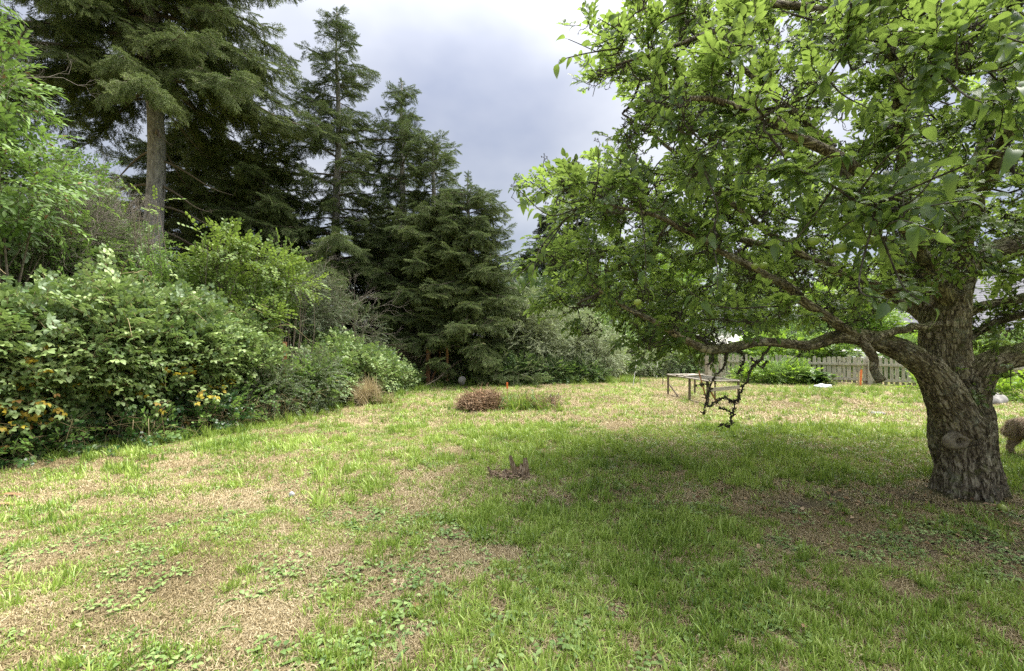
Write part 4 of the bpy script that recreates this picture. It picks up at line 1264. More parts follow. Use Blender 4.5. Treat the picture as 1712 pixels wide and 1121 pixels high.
c = rng.uniform([-.4, .4, 1.2], [9.4, 9.2, 6.2], (30000, 3)); c = c[in_crown(c)]
r_ = ((c - [4.5, 4.7, 3.2]) / [4.75, 4.35, 2.9]); rr_ = np.linalg.norm(r_, axis=1)
c = c[rng.random(len(c)) < .25 + .75 * rr_]
targets = c[:1750]
nodes = []; nrad = []; nfix = []
for q in thick[1:] + limbs:
    s = smooth_path(q, 5)
    for a in s: nodes.append(a[:3]); nrad.append(a[3])
nodes = np.array(nodes); seed_n = len(nodes)
NP = np.zeros((60000, 3)); NP[:seed_n] = nodes; ND = np.zeros(60000); cnt = seed_n
par = -np.ones(60000, int); child_dir = np.zeros((60000, 3))
d0 = np.array([np.linalg.norm(nodes - t, axis=1).min() for t in targets])
chains = []
for t in targets[np.argsort(d0)]:
    d = np.linalg.norm(NP[:cnt] - t, axis=1) + .12 * ND[:cnt]
    # keep away from the fat lower wood
    j = int(d.argmin()); a = NP[j]; v = t - a; l_ = np.linalg.norm(v)
    if l_ < .05: continue
    k = max(1, int(math.ceil(l_ / .11)))
    bend = rng.normal(0, .10 * l_, 3) + child_dir[j] * .25 * l_
    prev = j; ch = [j]
    for i in range(1, k + 1):
        s = i / k; p = a + v * s + bend * 4 * s * (1 - s) * .6 + (rng.normal(0, .012, 3) if i < k else 0)
        NP[cnt] = p; ND[cnt] = ND[prev] + l_ / k; par[cnt] = prev; child_dir[cnt] = unit(p - NP[prev]); prev = cnt; ch.append(cnt); cnt += 1
    chains.append(ch)
tips = np.zeros(cnt)
for ch in chains: tips[ch[-1]] += 1
for i in range(cnt - 1, seed_n - 1, -1): tips[par[i]] += tips[i] if par[i] >= 0 else 0
rad = .0034 * np.maximum(tips[:cnt], 1) ** .47; rad = np.minimum(rad, .035)
ids = np.arange(seed_n, cnt); pr = par[ids]
g = Geo()
ra = np.where(pr < seed_n, rad[ids] * 1.15, np.minimum(rad[pr], rad[ids] * 1.5))
segs(g, NP[pr], NP[ids], ra, rad[ids], 5, 0)
o = g.obj('twigs', M_['lichen_twig'], apple); o['kind'] = 'stuff'
for q in limbs: limb('limb', q)

# crooked lichen-covered spurs
spur = []
for k in range(5):
    g = Geo(); p = np.zeros(3); d = np.array([1., 0, 0])
    for i in range(7):
        d = unit(d + rng.normal(0, .45, 3)); q = p + d * .035
        segs(g, [p], [q], .0042 - .0003 * i, .0040 - .0003 * i, 4, 0)
        if rng.random() < .6:
            e_ = q + unit(d + rng.normal(0, .9, 3)) * rng.uniform(.02, .06); segs(g, [q], [e_], .003, .0022, 4, 0)
            for _ in range(3): segs(g, [e_ + rng.normal(0, .003, 3)], [e_ + rng.normal(0, .012, 3)], .004, .002, 4, 0)
        for _ in range(3):
            c0 = p + (q - p) * rng.random(); segs(g, [c0], [c0 + rng.normal(0, .011, 3)], .0036, .001, 3, 0)
        p = q
    spur.append(g.mesh('spur', M_['lichen_twig']))
spur_c = proto_coll('spurs', spur)
pick = rng.integers(0, cnt, 4600); pick = pick[(NP[pick][:, 2] > 1.35)]
scatter('spurs', spur_c, NP[pick], basis(rng.normal(0, 1, (len(pick), 3))), rng.uniform(.5, 1.3, len(pick)), .5, apple)

# leafy shoots on the thin wood
appl_c = proto_coll('apple_shoots', [sprig(None, n=11, Ln=.064, lw=.60, stem=.17, fold=.35, curl=.45, flat=.1, arch=.1, stemr=.0025).mesh('apple_shoot', [M_['lichen_twig'], M_['apple_leaf']]) for _ in range(7)])
thin = ids[rad[ids] < .009]
wgt = 1 + 0 * thin
n_sh = 13800
pk = rng.choice(thin, n_sh); pos = NP[pk] + rng.normal(0, .035, (n_sh, 3))
u = 856 + pos[:, 0] / pos[:, 1] * F; v = 560.5 - (pos[:, 2] - CAM_H) / pos[:, 1] * F
# the shaded inside of the crown, low over the limbs, is nearly bare
bareness = np.exp(-(((pos[:, 0] - 3.1) / 1.25) ** 2 + ((pos[:, 1] - 4.3) / 1.6) ** 2 + ((pos[:, 2] - 2.0) / .42) ** 2))
xe = u - np.interp(v, *XL)
kp = (rng.random(n_sh) > .85 * bareness) & (rng.random(n_sh) < .45 + xe / 260) & ((v > -40) | (rng.random(n_sh) < .45)) & (np.linalg.norm(pos - [0, 0, CAM_H], axis=1) > 1.8) & in_crown(pos, .15)
pos = pos[kp]; pk = pk[kp]
outv = unit(pos - [4.5, 4.7, 2.6])
D = child_dir[pk] * .5 + outv * .6 + rng.normal(0, .65, pos.shape) + [0, 0, .1]
tint = np.clip(.28 + .5 * (n3(pos, 1.3, 4) - .5) + .4 * rng.random(len(pos)), 0, 1)
scatter('leaves', appl_c, pos, basis(D, unit(outv * .4 + [0, 0, 1] + rng.normal(0, .3, pos.shape))), rng.uniform(.75, 1.25, len(pos)), tint, apple)
q_ = np.vstack([smooth_path(z_, 5)[4:] for z_ in (r_mid1, r_mid2, r_mid1, right_l, r_mid2)])[:, :3]
q_ = np.repeat(q_, 2, 0) + rng.normal(0, .11, (len(q_) * 2, 3))
scatter('leaves', appl_c, q_, basis(rng.normal(0, 1, q_.shape) + [0, 0, .2], unit(rng.normal(0, .3, q_.shape) + [0, 0, 1])), rng.uniform(.6, 1.1, len(q_)), rng.random(len(q_)) * .7 + .2, apple)
print('apple nodes', cnt, 'shoots', len(pos), 'insts', INST)

# the nearest leaves, each a leaf of its own
lm = []
for k in range(6):
    V, T = leafmesh(.080, .042, .38, .20 + .2 * k, st=(0, .1, .26, .45, .66, .85, 1), wd=(0, .5, .93, 1, .78, .38, 0)); g = Geo(); g.add(V, T, 0, .2 + .13 * k)
    lm.append(g.mesh('leaf', M_['apple_leaf']))
cl = []
for (a, b, Y, n_) in ((1675, 60, 1.75, 9), (1700, 150, 1.7, 8), (1640, 170, 1.9, 7), (1600, 60, 2.1, 7), (1545, 210, 2.0, 5), (1640, 330, 1.85, 8), (1560, 385, 1.85, 9), (1690, 250, 1.8, 7),
                      (1485, 500, 2.0, 5), (1555, 510, 2.2, 3), (1490, 110, 2.3, 5), (1420, 60, 2.4, 5), (1410, 260, 2.3, 6), (1330, 330, 2.5, 6), (1235, 100, 2.6, 5), (1290, 120, 2.5, 5),
                      (1240, 290, 2.7, 6), (1300, 400, 2.6, 6), (1370, 420, 2.6, 5), (1150, 200, 2.9, 5), (1180, 400, 2.8, 6), (1080, 480, 3.0, 6), (1140, 480, 2.9, 6), (1200, 480, 2.9, 6),
                      (1000, 30, 3.0, 6), (950, 65, 3.1, 5), (870, 320, 2.9, 7), (905, 315, 3.0, 6), (855, 470, 3.1, 6), (890, 460, 3.1, 6), (935, 100, 3.1, 4), (1705, 20, 1.9, 6), (1660, 120, 2.1, 6),
                      (1600, 240, 2.2, 6), (1450, 180, 2.5, 6), (1510, 330, 2.3, 6), (1440, 350, 2.4, 6), (1340, 220, 2.6, 6), (1000, 250, 3.2, 5), (1290, 520, 2.9, 5), (1380, 130, 2.5, 6)):
    cl.append((np.array(P(a, b, Y)), n_))
g = Geo(); LP = []; LD = []
allp = NP[:cnt]
for c0, n_ in cl:
    j = np.argsort(np.linalg.norm(allp - c0, axis=1))[rng.integers(0, 3)]
    a = allp[j]; m_ = (a + c0) / 2 + rng.normal(0, .05, 3) + [0, 0, -.03]
    p = smooth_path([a, m_, c0], 5); tube(g, p, np.linspace(.006, .0025, len(p)), 5, 0, caps=False)
    d = unit(c0 - m_)
    for i in range(n_):
        t = 1 - .55 * i / n_; b = p[int(t * (len(p) - 1))]
        dd = unit(d * .7 + rng.normal(0, .75, 3) + [0, 0, -.15]); e_ = b + dd * .022; segs(g, [b], [e_], .0013, .0011, 3, 0)
        LP.append(e_); LD.append(dd)
o = g.obj('shoots', M_['lichen_twig'], apple); o['kind'] = 'stuff'
LP = np.array(LP)[:290]; LD = np.array(LD)[:290]
picked(apple, 'leaf', lm, LP, LD, unit(np.array([0, 0, 1.]) + rng.normal(0, .4, LP.shape)), rng.uniform(.75, 1.25, len(LP)))

# dangling dead twigs below the left limb, knobbly with lichen
def knobbly(rows, r0, r1, kn=16):
    q = px([(a, b, Y, 0) for a, b, Y in rows]); s = smooth_path(q[:, :3], 7)
    s = s + np.array([[noise.noise(Vector(p) * 22 + Vector((k * 7, 0, 0))) for k in range(3)] for p in s]) * .022
    r = np.linspace(r0, r1, len(s)); tube(g, s, r * rng.uniform(.8, 1.25, len(s)), 7, 0, lump=.35)
    for i in range(len(s) * kn // 8):
        b = s[rng.integers(0, len(s))] + rng.normal(0, .006, 3); e_ = b + rng.normal(0, .011, 3); segs(g, [b], [e_], rng.uniform(.004, .008), .003, 5, 0)


g = Geo()
knobbly([(1292, 572, 4.05), (1282, 585, 4.05), (1268, 605, 4.03), (1256, 618, 4.02), (1248, 637, 4.0), (1240, 655, 4.0), (1231, 668, 3.98), (1226, 685, 3.97), (1224, 700, 3.96), (1216, 713, 3.95)], .012, .004, 22)
knobbly([(1256, 600, 4.02), (1275, 612, 4.05), (1282, 602, 4.06)], .007, .008)
knobbly([(1222, 580, 4.0), (1215, 595, 3.98), (1208, 612, 3.97), (1196, 628, 3.95), (1188, 645, 3.95), (1184, 662, 3.94), (1178, 676, 3.93), (1177, 693, 3.92)], .010, .0035, 22)
knobbly([(1178, 672, 3.93), (1190, 680, 3.93), (1202, 667, 3.94), (1213, 665, 3.95), (1224, 671, 3.97), (1234, 663, 3.98)], .006, .008, 22)
knobbly([(1203, 679, 3.94), (1212, 686, 3.95), (1222, 693, 3.96)], .004, .004)
knobbly([(1228, 585, 4.0), (1240, 592, 4.02), (1246, 604, 4.02), (1238, 618, 4.0), (1232, 622, 4.0)], .008, .004)
knobbly([(1163, 641, 3.93), (1175, 641, 3.94), (1186, 642, 3.95)], .003, .005)
knobbly([(1192, 585, 3.97), (1192, 600, 3.95), (1184, 612, 3.94)], .007, .003)
knobbly([(1216, 713, 3.95), (1208, 712, 3.95), (1203, 712, 3.96)], .004, .0025)
g.obj('dangling_branch', M_['lichen_twig'], apple)
g = Geo()
for (a, b) in ((1370, 590), (1385, 575), (1330, 590), (1150, 600), (1560, 610), (1690, 640), (1030, 600), (990, 590), (1120, 600)):
    c0 = np.array(P(a, b - 25, 4.1))
    st_ = [(c0, np.array([rng.normal(0, .5), 0, -1.]), .16, .004)]
    while st_:
        p, d, l__, r = st_.pop()
        if l__ < .04: continue
        q = p + unit(d + rng.normal(0, .5, 3)) * l__; segs(g, [p], [q], r, r * .7, 4, 0)
        for _ in range(2): st_.append((q, unit(d + rng.normal(0, .7, 3)), l__ * .6, r * .7))
o = g.obj('fine_twigs', M_['lichen_twig'], apple); o['kind'] = 'stuff'


def apple_mesh(r, mname):
    g = Geo(); nu, nv_ = 14, 9; V = []
    for i in range(nv_ + 1):
        ph = math.pi * i / nv_; rr = math.sin(ph) ** .85 * (1 + .08 * math.cos(ph)); z = math.cos(ph) * .88 - .22 * math.exp(-(math.sin(ph) / .28) ** 2) * (1 if i < nv_ / 2 else -.6)
        for k in range(nu): V.append((r * rr * math.cos(k * 6.2832 / nu), r * rr * math.sin(k * 6.2832 / nu), r * z))
    T = []
    for i in range(nv_):
        for k in range(nu):
            a, b = i * nu + k, i * nu + (k + 1) % nu; T += [(a, a + nu, b + nu), (a, b + nu, b)]
    g.add(V, T, 0); segs(g, [(0, 0, r * .6)], [(r * .15, 0, r * 1.25)], r * .05, r * .06, 5, 1)
    return g.mesh('apple', [M_[mname], M_['twig']])


M_['apple_skin'] = noisemat('apple_skin', [(.14, .21, .03), (.22, .30, .05), (.32, .36, .08)], scale=6, rough=.35, bump=.02, spec=.5)
am = apple_mesh(.036, 'apple_skin')
for (a, b, Y, s) in ((1360, 403, 2.55, 1.), (1404, 415, 2.5, 1.1), (1452, 401, 2.6, 1.1), (1424, 372, 3.0, .8), (1310, 255, 3.2, .8), (1262, 445, 3.2, .8), (1277, 444, 3.1, .9), (1066, 505, 3.2, .9), (1390, 420, 3.1, .9), (1150, 300, 3.6, .8)):
    o = bpy.data.objects.new('apple', am); sc.collection.objects.link(o); o.parent = apple
    o.matrix_parent_inverse = apple.matrix_basis.inverted()
    m4 = Matrix.Rotation(rng.normal(0, .2), 4, 'X') @ Matrix.Scale(s * .85, 4); m4.translation = Vector(P(a, b, Y)); o.matrix_basis = m4
# ------------------------------------------------------------ fences, posts, pen, buildings
def part(name, g, m, parent, bv=0.0, smooth=False, label=None):
    o = g.obj(name, m, parent, smooth)
    if bv: bevel(o, bv)
    if label: o['label'] = label
    return o


# picket fence on the right
fence = thing('picket_fence', (11.0, 14.9, 0), 'low weathered picket fence closing the garden on the right', 'fence')
FA = np.array([7.0, 17.15, 0]); FB = np.array([15.8, 12.15, 0]); fd = unit(FB - FA); fl = np.linalg.norm(FB - FA); fn = np.array([fd[1], -fd[0], 0]) * 1.0
if fn[1] > 0: fn = -fn
frz = math.atan2(fd[1], fd[0])
pk_me = []
for k in range(6):
    g = Geo(); wdt = [.085, .095, .09, .10, .12, .085][k]; h = [.83, .86, .80, .84, .85, .78][k]
    bm_ = [(-wdt / 2, 0), (wdt / 2, 0), (wdt / 2, h - .03), (wdt * .28, h), (-wdt * .28, h), (-wdt / 2, h - .03)]
    V = [(x, -.009, z) for x, z in bm_] + [(x, .009, z) for x, z in bm_]
    T = []
    for a in (0,): T += [(0, 1, 2), (0, 2, 3), (0, 3, 4), (0, 4, 5), (6, 8, 7), (6, 9, 8), (6, 10, 9), (6, 11, 10)]
    for i in range(6): j = (i + 1) % 6; T += [(i, i + 6, j + 6), (i, j + 6, j)]
    g.add(V, T, 0); pk_me.append(g.mesh('picket', M_['fence_wood'], smooth=False))
s = .06; i = 0
while s < fl - .05:
    me_ = pk_me[rng.integers(0, 6)]
    o = bpy.data.objects.new('picket', me_); sc.collection.objects.link(o); o.parent = fence; o.matrix_parent_inverse = fence.matrix_basis.inverted()
    p = FA + fd * s + np.array([0, 0, .05 + rng.uniform(-.015, .02)])
    o.matrix_basis = Matrix.Translation(p) @ Matrix.Rotation(frz + rng.normal(0, .03), 4, 'Z') @ Matrix.Rotation(rng.normal(0, .012), 4, 'Y')
    s += rng.uniform(.128, .150)
posts_s = [s_ for s_ in (.9, 3.0, 5.15, 7.25, 9.4) if s_ < fl] + [fl]
prev = 0
for s_ in posts_s:
    for z, hh in ((.17, .075), (.66, .075)):
        g = Geo(); beam(g, FA + fd * (prev + .02) + fn * .032 + [0, 0, z], FA + fd * (s_ - .02) + fn * .032 + [0, 0, z + .01], .04, hh); part('rail', g, M_['fence_wood'], fence, .004)
    prev = s_
for s_ in posts_s[:-1]:
    g = Geo(); box(g, FA + fd * s_ + fn * .085 + [0, 0, .40], (.125, .11, .86), frz); part('post', g, M_['fence_wood'], fence, .006)
# gap post panel beside the wider boards
g = Geo(); box(g, FA + fd * (posts_s[2] - .02) - fn * .055 + [0, 0, .46], (.15, .04, .96), frz); part('board', g, M_['fence_wood'], fence, .004)

# grey posts by the shed
for (x, y, h, wd_, lb) in ((6.6, 15.3, 1.12, .17, 'thick weathered grey post standing behind the right corner of the wooden pen'),
                           (7.15, 15.6, .85, .07, 'thin grey post leaning just right of the thick post behind the pen')):
    g = Geo(); box(g, (x, y, h / 2 - .05), (wd_, wd_ * .8, h), .3); box(g, (x, y, h - .04), (wd_ * 1.1, wd_ * .9, .03), .3)
    o = g.obj('garden_post', M_['wood'], None, False); bevel(o, .008); tag(o, lb, 'post')

# low grey shed
M_['shed_wall'] = noisemat('shed_wall', [(.30, .30, .32), (.40, .40, .43), (.48, .48, .50)], scale=5, rough=.8, bump=.1, stretch=(1, 1, .3))
M_['shed_roof'] = noisemat('shed_roof', [(.50, .48, .42), (.66, .64, .58)], scale=4, rough=.7, bump=.1)
M_['dark_gap'] = plain('dark_gap', (.035, .04, .05))
M_['glass'] = plain('shed_glass', (.50, .55, .66), rough=.15, spec=.6)
shed = thing('garden_shed', (8.6, 19.6, 0), 'low grey shed with a pale roof behind the fence end', 'shed')
sx0, sx1, sy, szw = 7.0, 10.35, 19.0, 1.14
for k in range(13):
    xa = sx0 + (sx1 - sx0) * k / 13; xb = sx0 + (sx1 - sx0) * (k + 1) / 13
    if 8 <= k <= 9: continue
    g = Geo(); box(g, ((xa + xb) / 2, sy + .0, szw / 2), (xb - xa - .008, .03, szw)); part('panel', g, M_['shed_wall'], shed, .003)
g = Geo(); xa = sx0 + (sx1 - sx0) * 8 / 13; xb = sx0 + (sx1 - sx0) * 10 / 13
box(g, ((xa + xb) / 2, sy + .05, szw / 2), (xb - xa, .03, szw)); d_ = part('door', g, M_['dark_gap'], shed)
for q in range(2):
    g = Geo(); cxx = xa + (xb - xa) * (.27 + .46 * q); box(g, (cxx, sy + .025, .62), (.17, .02, .68)); part('pane', g, M_['glass'], d_)
    g = Geo()
    box(g, (cxx - .10, sy + .01, .60), (.03, .03, 1.0)); box(g, (cxx + .10, sy + .01, .60), (.03, .03, 1.0)); part('frame', g, M_['shed_wall'], d_)
g = Geo(); box(g, (sx1 - .05, sy + 1.2, szw / 2), (.03, 2.3, szw)); box(g, (sx0 + .05, sy + 1.2, szw / 2), (.03, 2.3, szw)); box(g, ((sx0 + sx1) / 2, sy + 2.35, szw / 2), (sx1 - sx0 - .1, .03, szw)); part('wall', g, M_['shed_wall'], shed)
g = Geo(); beam(g, ((sx0 + sx1) / 2, sy - .18, szw + .02), ((sx0 + sx1) / 2, sy + 2.6, szw + .55), sx1 - sx0 + .3, .035); part('roof', g, M_['shed_roof'], shed, .005)
g = Geo(); box(g, ((sx0 + sx1) / 2, sy - .2, szw - .02), (sx1 - sx0 + .3, .03, .09)); part('fascia', g, M_['shed_wall'], shed, .004)

# neighbour's house with the long grey shingled roof
M_['shingle'] = noisemat('grey_shingle', [(.09, .09, .10), (.14, .14, .155), (.19, .19, .205)], scale=14, rough=.9, bump=.3)
M_['house_wall'] = noisemat('house_wall', [(.30, .27, .25), (.38, .35, .32)], scale=6, rough=.8)
house = thing('house', (22, 26, 0), 'house with a long grey shingled roof seen between the limbs on the right', 'house')
hx0, hx1, hy0, hy1, ez, rz_ = 17.5, 34.0, 22.5, 29.0, 2.0, 5.2
g = Geo(); box(g, ((hx0 + hx1) / 2, (hy0 + hy1) / 2, ez / 2 - .1), (hx1 - hx0 - .8, hy1 - hy0 - .8, ez + .2)); hw = part('wall', g, M_['house_wall'], house)
ridy = (hy0 + hy1) / 2
nrow = 24
roof = Geo()
beam(roof, ((hx0 + hx1) / 2, hy0 - .4, ez - .12), ((hx0 + hx1) / 2, ridy, rz_ - .10), hx1 - hx0, .06)
beam(roof, ((hx0 + hx1) / 2, hy1 + .4, ez - .12), ((hx0 + hx1) / 2, ridy, rz_ - .10), hx1 - hx0, .06)
rf = part('roof', roof, M_['shingle'], house)
g = Geo()
for r_ in range(nrow):
    t0 = r_ / nrow; t1 = (r_ + 1.12) / nrow
    A_ = np.array([0, hy0 - .4, ez - .04]); B_ = np.array([0, ridy, rz_ - .02]); x = hx0 + (r_ % 2) * .12
    while x < hx1 - .1:
        wd_ = rng.uniform(.22, .34); xm = min(x + wd_, hx1)
        p = A_ + (B_ - A_) * t0; q = A_ + (B_ - A_) * t1
        beam(g, [(x + xm) / 2, p[1], p[2] + .022], [(x + xm) / 2, q[1], q[2] + .006 + rng.uniform(0, .006)], xm - x - .012, .012); x = xm
o = part('shingles', g, M_['shingle'], rf); o['kind'] = 'stuff'
for wx in (19.2, 22.2, 25.5):
    g = Geo(); box(g, (wx, hy0 + .385, 1.15), (1.1, .03, .9)); wn = part('window', g, M_['dark_gap'], house)
    g = Geo(); box(g, (wx, hy0 + .36, 1.15), (.98, .02, .78)); part('pane', g, M_['glass'], wn)
    g = Geo()
    for dx in (-.55, 0, .55): box(g, (wx + dx, hy0 + .34, 1.15), (.06, .05, .9))
    part('frame', g, M_['shed_roof'], wn)

# wooden pen on the lawn
pen = thing('wooden_pen', (4.75, 11.3, 0), 'open timber pen frame with wire mesh top standing on the dry lawn', 'animal pen')
A_ = np.array([4.15, 12.1, 0]); C_ = np.array([4.47, 10.4, 0]); D_ = np.array([5.20, 10.45, 0]); E_ = A_ + (D_ - C_); Mi = A_ + (C_ - A_) * .58
hp = .56


def stick(a, b, w1, t1, name='rail', m='wood', bv=.004):
    g = Geo(); beam(g, a, b, w1, t1, up=(0, 0, 1) if abs(b[2] - a[2]) < .3 else (0, 1, 0)); return part(name, g, M_[m], pen, bv)


up_ = lambda p, z: np.array([p[0], p[1], z])
M_['pen_wood'] = noisemat('pen_wood', [(.07, .055, .035), (.15, .12, .085), (.24, .20, .15)], scale=8, rough=.85, bump=.3)
for q, w_ in ((A_, .045), (Mi, .05), (C_, .05), (D_, .045), (E_, .042), (A_ + (E_ - A_) * 1.0 + (D_ - E_) * .5, .035)):
    stick(up_(q, 0), up_(q, hp - .02), w_, w_ * .8, 'post', 'pen_wood')
cor = [A_, C_, D_, E_]
for i in range(4):
    a, b = cor[i], cor[(i + 1) % 4]; e_ = unit(b - a) * .03
    stick(up_(a + e_, .02), up_(b - e_, .02), .04, .035, 'bottom_rail', 'pen_wood')
    stick(up_(a - e_, hp), up_(b + e_ * (.5 if i % 2 else -1.2), hp + (.002 * i)), .055, .03, 'top_rail')
stick(up_(Mi, hp + .001) + (E_ - A_) * .03, up_(Mi + (E_ - A_) * .97, hp + .001), .04, .028, 'crossbar')
stick(up_(A_ + (C_ - A_) * .04, .30), up_(A_ + (C_ - A_) * .28, .05), .03, .03, 'brace', 'pen_wood')
stick(up_(C_ + [.02, -.035, 0], .36), up_(D_ + [.01, -.035, 0], .42), .022, .085, 'board')
stick(up_(C_ + [.30, .12, 0], .02), up_(C_ + [.08, .05, 0], .33), .035, .03, 'brace', 'red_wood')
stick(up_(C_ + [-.17, .1, 0], .80), up_(C_ + [.03, .12, 0], .10), .03, .022, 'loose_stick', 'red_wood')
g = Geo()
u_, v_ = C_ - A_, E_ - A_
for i in range(34): t = (i + .5) / 34; segs(g, [up_(A_ + u_ * t, hp + .018)], [up_(A_ + u_ * t + v_, hp + .018)], .0016, .0016, 3)
for i in range(14): t = (i + .5) / 14; segs(g, [up_(A_ + v_ * t, hp + .019)], [up_(A_ + v_ * t + u_, hp + .019)], .0016, .0016, 3)
M_['wire'] = plain('wire', (.32, .32, .31), rough=.5)
part('mesh_top', g, M_['wire'], pen)
for (t, s_, l__, w_) in ((.22, .35, .62, .11), (.30, .62, .50, .10), (.42, .2, .45, .06)):
    c0 = A_ + u_ * t + v_ * s_; g = Geo(); box(g, up_(c0, hp + .034 + t * .02), (l__, w_, .018), .1 + t); part('loose_board', g, M_['wood'], pen, .003)

# brown posts of the left fence, with wire
def simple(name, label, cat, fn_, m, group=None, bv=0, smooth=False):
    g = Geo(); fn_(g); o = g.obj(name, m, None, smooth)
    if bv: bevel(o, bv)
    return tag(o, label, cat, group)


hp_x, hp_y, _ = P(476, 600, 9.1)
simple('fence_post', 'brown square fence post standing up out of the left hedge', 'post', lambda g: box(g, (hp_x, hp_y, .72), (.075, .075, 1.5), .4), M_['red_wood'], bv=.005)
wf = thing('wire_fence', (-4.0, 11.5, 0), 'rusty wire netting fence behind the far half of the left hedge', 'fence')
g = Geo(); a = np.array([hp_x + .03, hp_y + .05, 0]); b = np.array([P(714, 620, 14.9)[0] - .05, 14.8, 0]); d = b - a
M_['rusty'] = plain('rusty_wire', (.16, .12, .09))
n = 70
for i in range(n): c_ = a + d * (i + .5) / n; segs(g, [up_(c_, .05)], [up_(c_, 1.36)], .0022, .0022, 3)
for k in range(12): z = .08 + k * .115; segs(g, [up_(a, z)], [up_(b, z)], .0022, .0022, 3)
part('netting', g, M_['rusty'], wf)
wf2 = thing('wire_fence', (-5.8, 6.8, 0), 'grey wire netting half hidden in the hollow under the bramble bank', 'fence')
g = Geo(); a = np.array([-7.0, 5.45, 0]); b = np.array([-4.75, 8.4, 0]); d = b - a
for i in range(44): c_ = a + d * (i + .5) / 44; segs(g, [up_(c_, .02)], [up_(c_, 1.1)], .002, .002, 3)
for k in range(9): z = .06 + k * .12; segs(g, [up_(a, z)], [up_(b, z)], .002, .002, 3)
part('netting', g, M_['wire'], wf2)

gatep = thing('post_brace', (-2.6, 15.0, 0), 'brown stained wooden fence posts joined by diagonal braces beside the dark spruce', 'fence')
x0 = P(716, 600, 14.6)[0]; x1 = P(735, 600, 14.7)[0]; x2 = P(748, 600, 14.5)[0]
g = Geo(); box(g, (x0, 14.6, .60), (.125, .125, 1.5), .1); part('post', g, M_['red_wood'], gatep, .006)
g = Geo(); box(g, (x1, 14.75, .50), (.05, .06, 1.2)); part('post', g, M_['red_wood'], gatep, .004)
g = Geo(); box(g, (x2, 14.5, .62), (.065, .065, 1.36)); part('post', g, M_['red_wood'], gatep, .004)
g = Geo(); beam(g, (x0 + .11, 14.52, .14), (x1 + .0, 14.66, .80), .05, .045); part('brace', g, M_['red_wood'], gatep, .004)
g = Geo(); beam(g, (x0 + .06, 14.68, .78), (x1 + .03, 14.83, .22), .045, .04); part('brace', g, M_['red_wood'], gatep, .004)


def rock(name, label, c, r, sc_=(1, 1, .7), m=None, sub=3, amp=.25, cat='rock'):
    bm = bmesh.new(); bmesh.ops.create_icosphere(bm, subdivisions=sub, radius=1)
    for v in bm.verts:
        k = 1 + amp * noise.noise(v.co * 1.3 + Vector(c)) + amp * .4 * noise.noise(v.co * 3.7 + Vector(c))
        v.co = Vector((v.co.x * sc_[0], v.co.y * sc_[1], v.co.z * sc_[2])) * k * r + Vector(c)
    me = bpy.data.meshes.new(name); bm.to_mesh(me); bm.free(); me.materials.append(m)
    for p in me.polygons: p.use_smooth = True
    o = mkobj(name, me); return tag(o, label, cat)


M_['stone'] = noisemat('stone', [(.13, .125, .115), (.23, .22, .205), (.33, .32, .30)], scale=7, rough=.9, bump=.5, bdist=.02)
M_['white'] = noisemat('white_plastic', [(.28, .29, .30), (.46, .46, .46)], scale=5, rough=.5, bump=.4, bdist=.03)
rock('boulder', 'smooth pale grey boulder on the lawn just right of the apple trunk', (10.9, 10.55, .10), .42, (1.15, .7, .52), M_['stone'])
x, y, _ = PG(772, 648); rock('stone', 'small round stone at the foot of the dark spruce, right of the wooden posts', (x, y, .22), .12, (1, .9, 1.1), M_['stone'])
x, y, _ = PG(1374, 652); rock('plastic_bag', 'crumpled white plastic sheet lying at the edge of the flower bed', (x, y, .06), .20, (1.4, .7, .45), M_['white'], 4, .7, 'plastic sheet')
x, y, _ = PG(1466, 692); rock('flat_stone', 'flat white stone lying in the lawn below the grass mound', (x, y, .015), .10, (1.5, .8, .4), M_['stone'])
x, y, _ = PG(488, 832); rock('pebble', 'small white stone on the dry lawn at the left', (x, y, .035), .028, (1, .7, 1), M_['white'], 2)
for k, (a_, b_, w_, h_) in enumerate(((300, 1, 1, 1),)): pass
for (a_, b_, r_, lb) in ((1330, 662, .12, 'left pale edging stone along the front of the flower bed'), (1352, 660, .12, 'second pale edging stone from the left along the flower bed'), (1322, 655, .07, 'smallest edging stone at the flower bed')):
    x, y, _ = PG(a_, b_); rock('edging_stone', lb, (x, y, .02), r_, (1.6, .6, .35), M_['stone'])['group'] = 'stones edging the flower bed'

# stakes
M_['orange'] = plain('orange_paint', (.75, .20, .06), rough=.6)
M_['pine'] = plain('pine_stake', (.55, .38, .22))
M_['white_paint'] = plain('white_paint', (.72, .72, .70))
x, y, _ = PG(850, 692)
y = 9.6; x = P(848, 0, y)[0]
st1 = thing('survey_stake', (x, y, 0), 'thin survey stake with orange painted tip rising behind the dry brush pile', 'stake')
g = Geo(); box(g, (x, y, .22), (.018, .012, .52)); part('stake', g, M_['pine'], st1)
g = Geo(); box(g, (x, y, .545), (.036, .02, .13)); part('tip', g, M_['orange'], st1, .004)
x, y, _ = P(1441, 0, 14.0); st2 = thing('survey_stake', (x, y, 0), 'bright orange marker stake leaning by the picket fence post', 'stake')
g = Geo(); beam(g, (x - .05, y, -.02), (x + .0, y + .02, .55), .05, .02, up=(0, 1, 0)); part('stake', g, M_['orange'], st2)
g = Geo(); beam(g, (x - .095, y, -.02), (x - .055, y + .02, .50), .025, .02, up=(0, 1, 0)); part('lath', g, M_['pine'], st2)
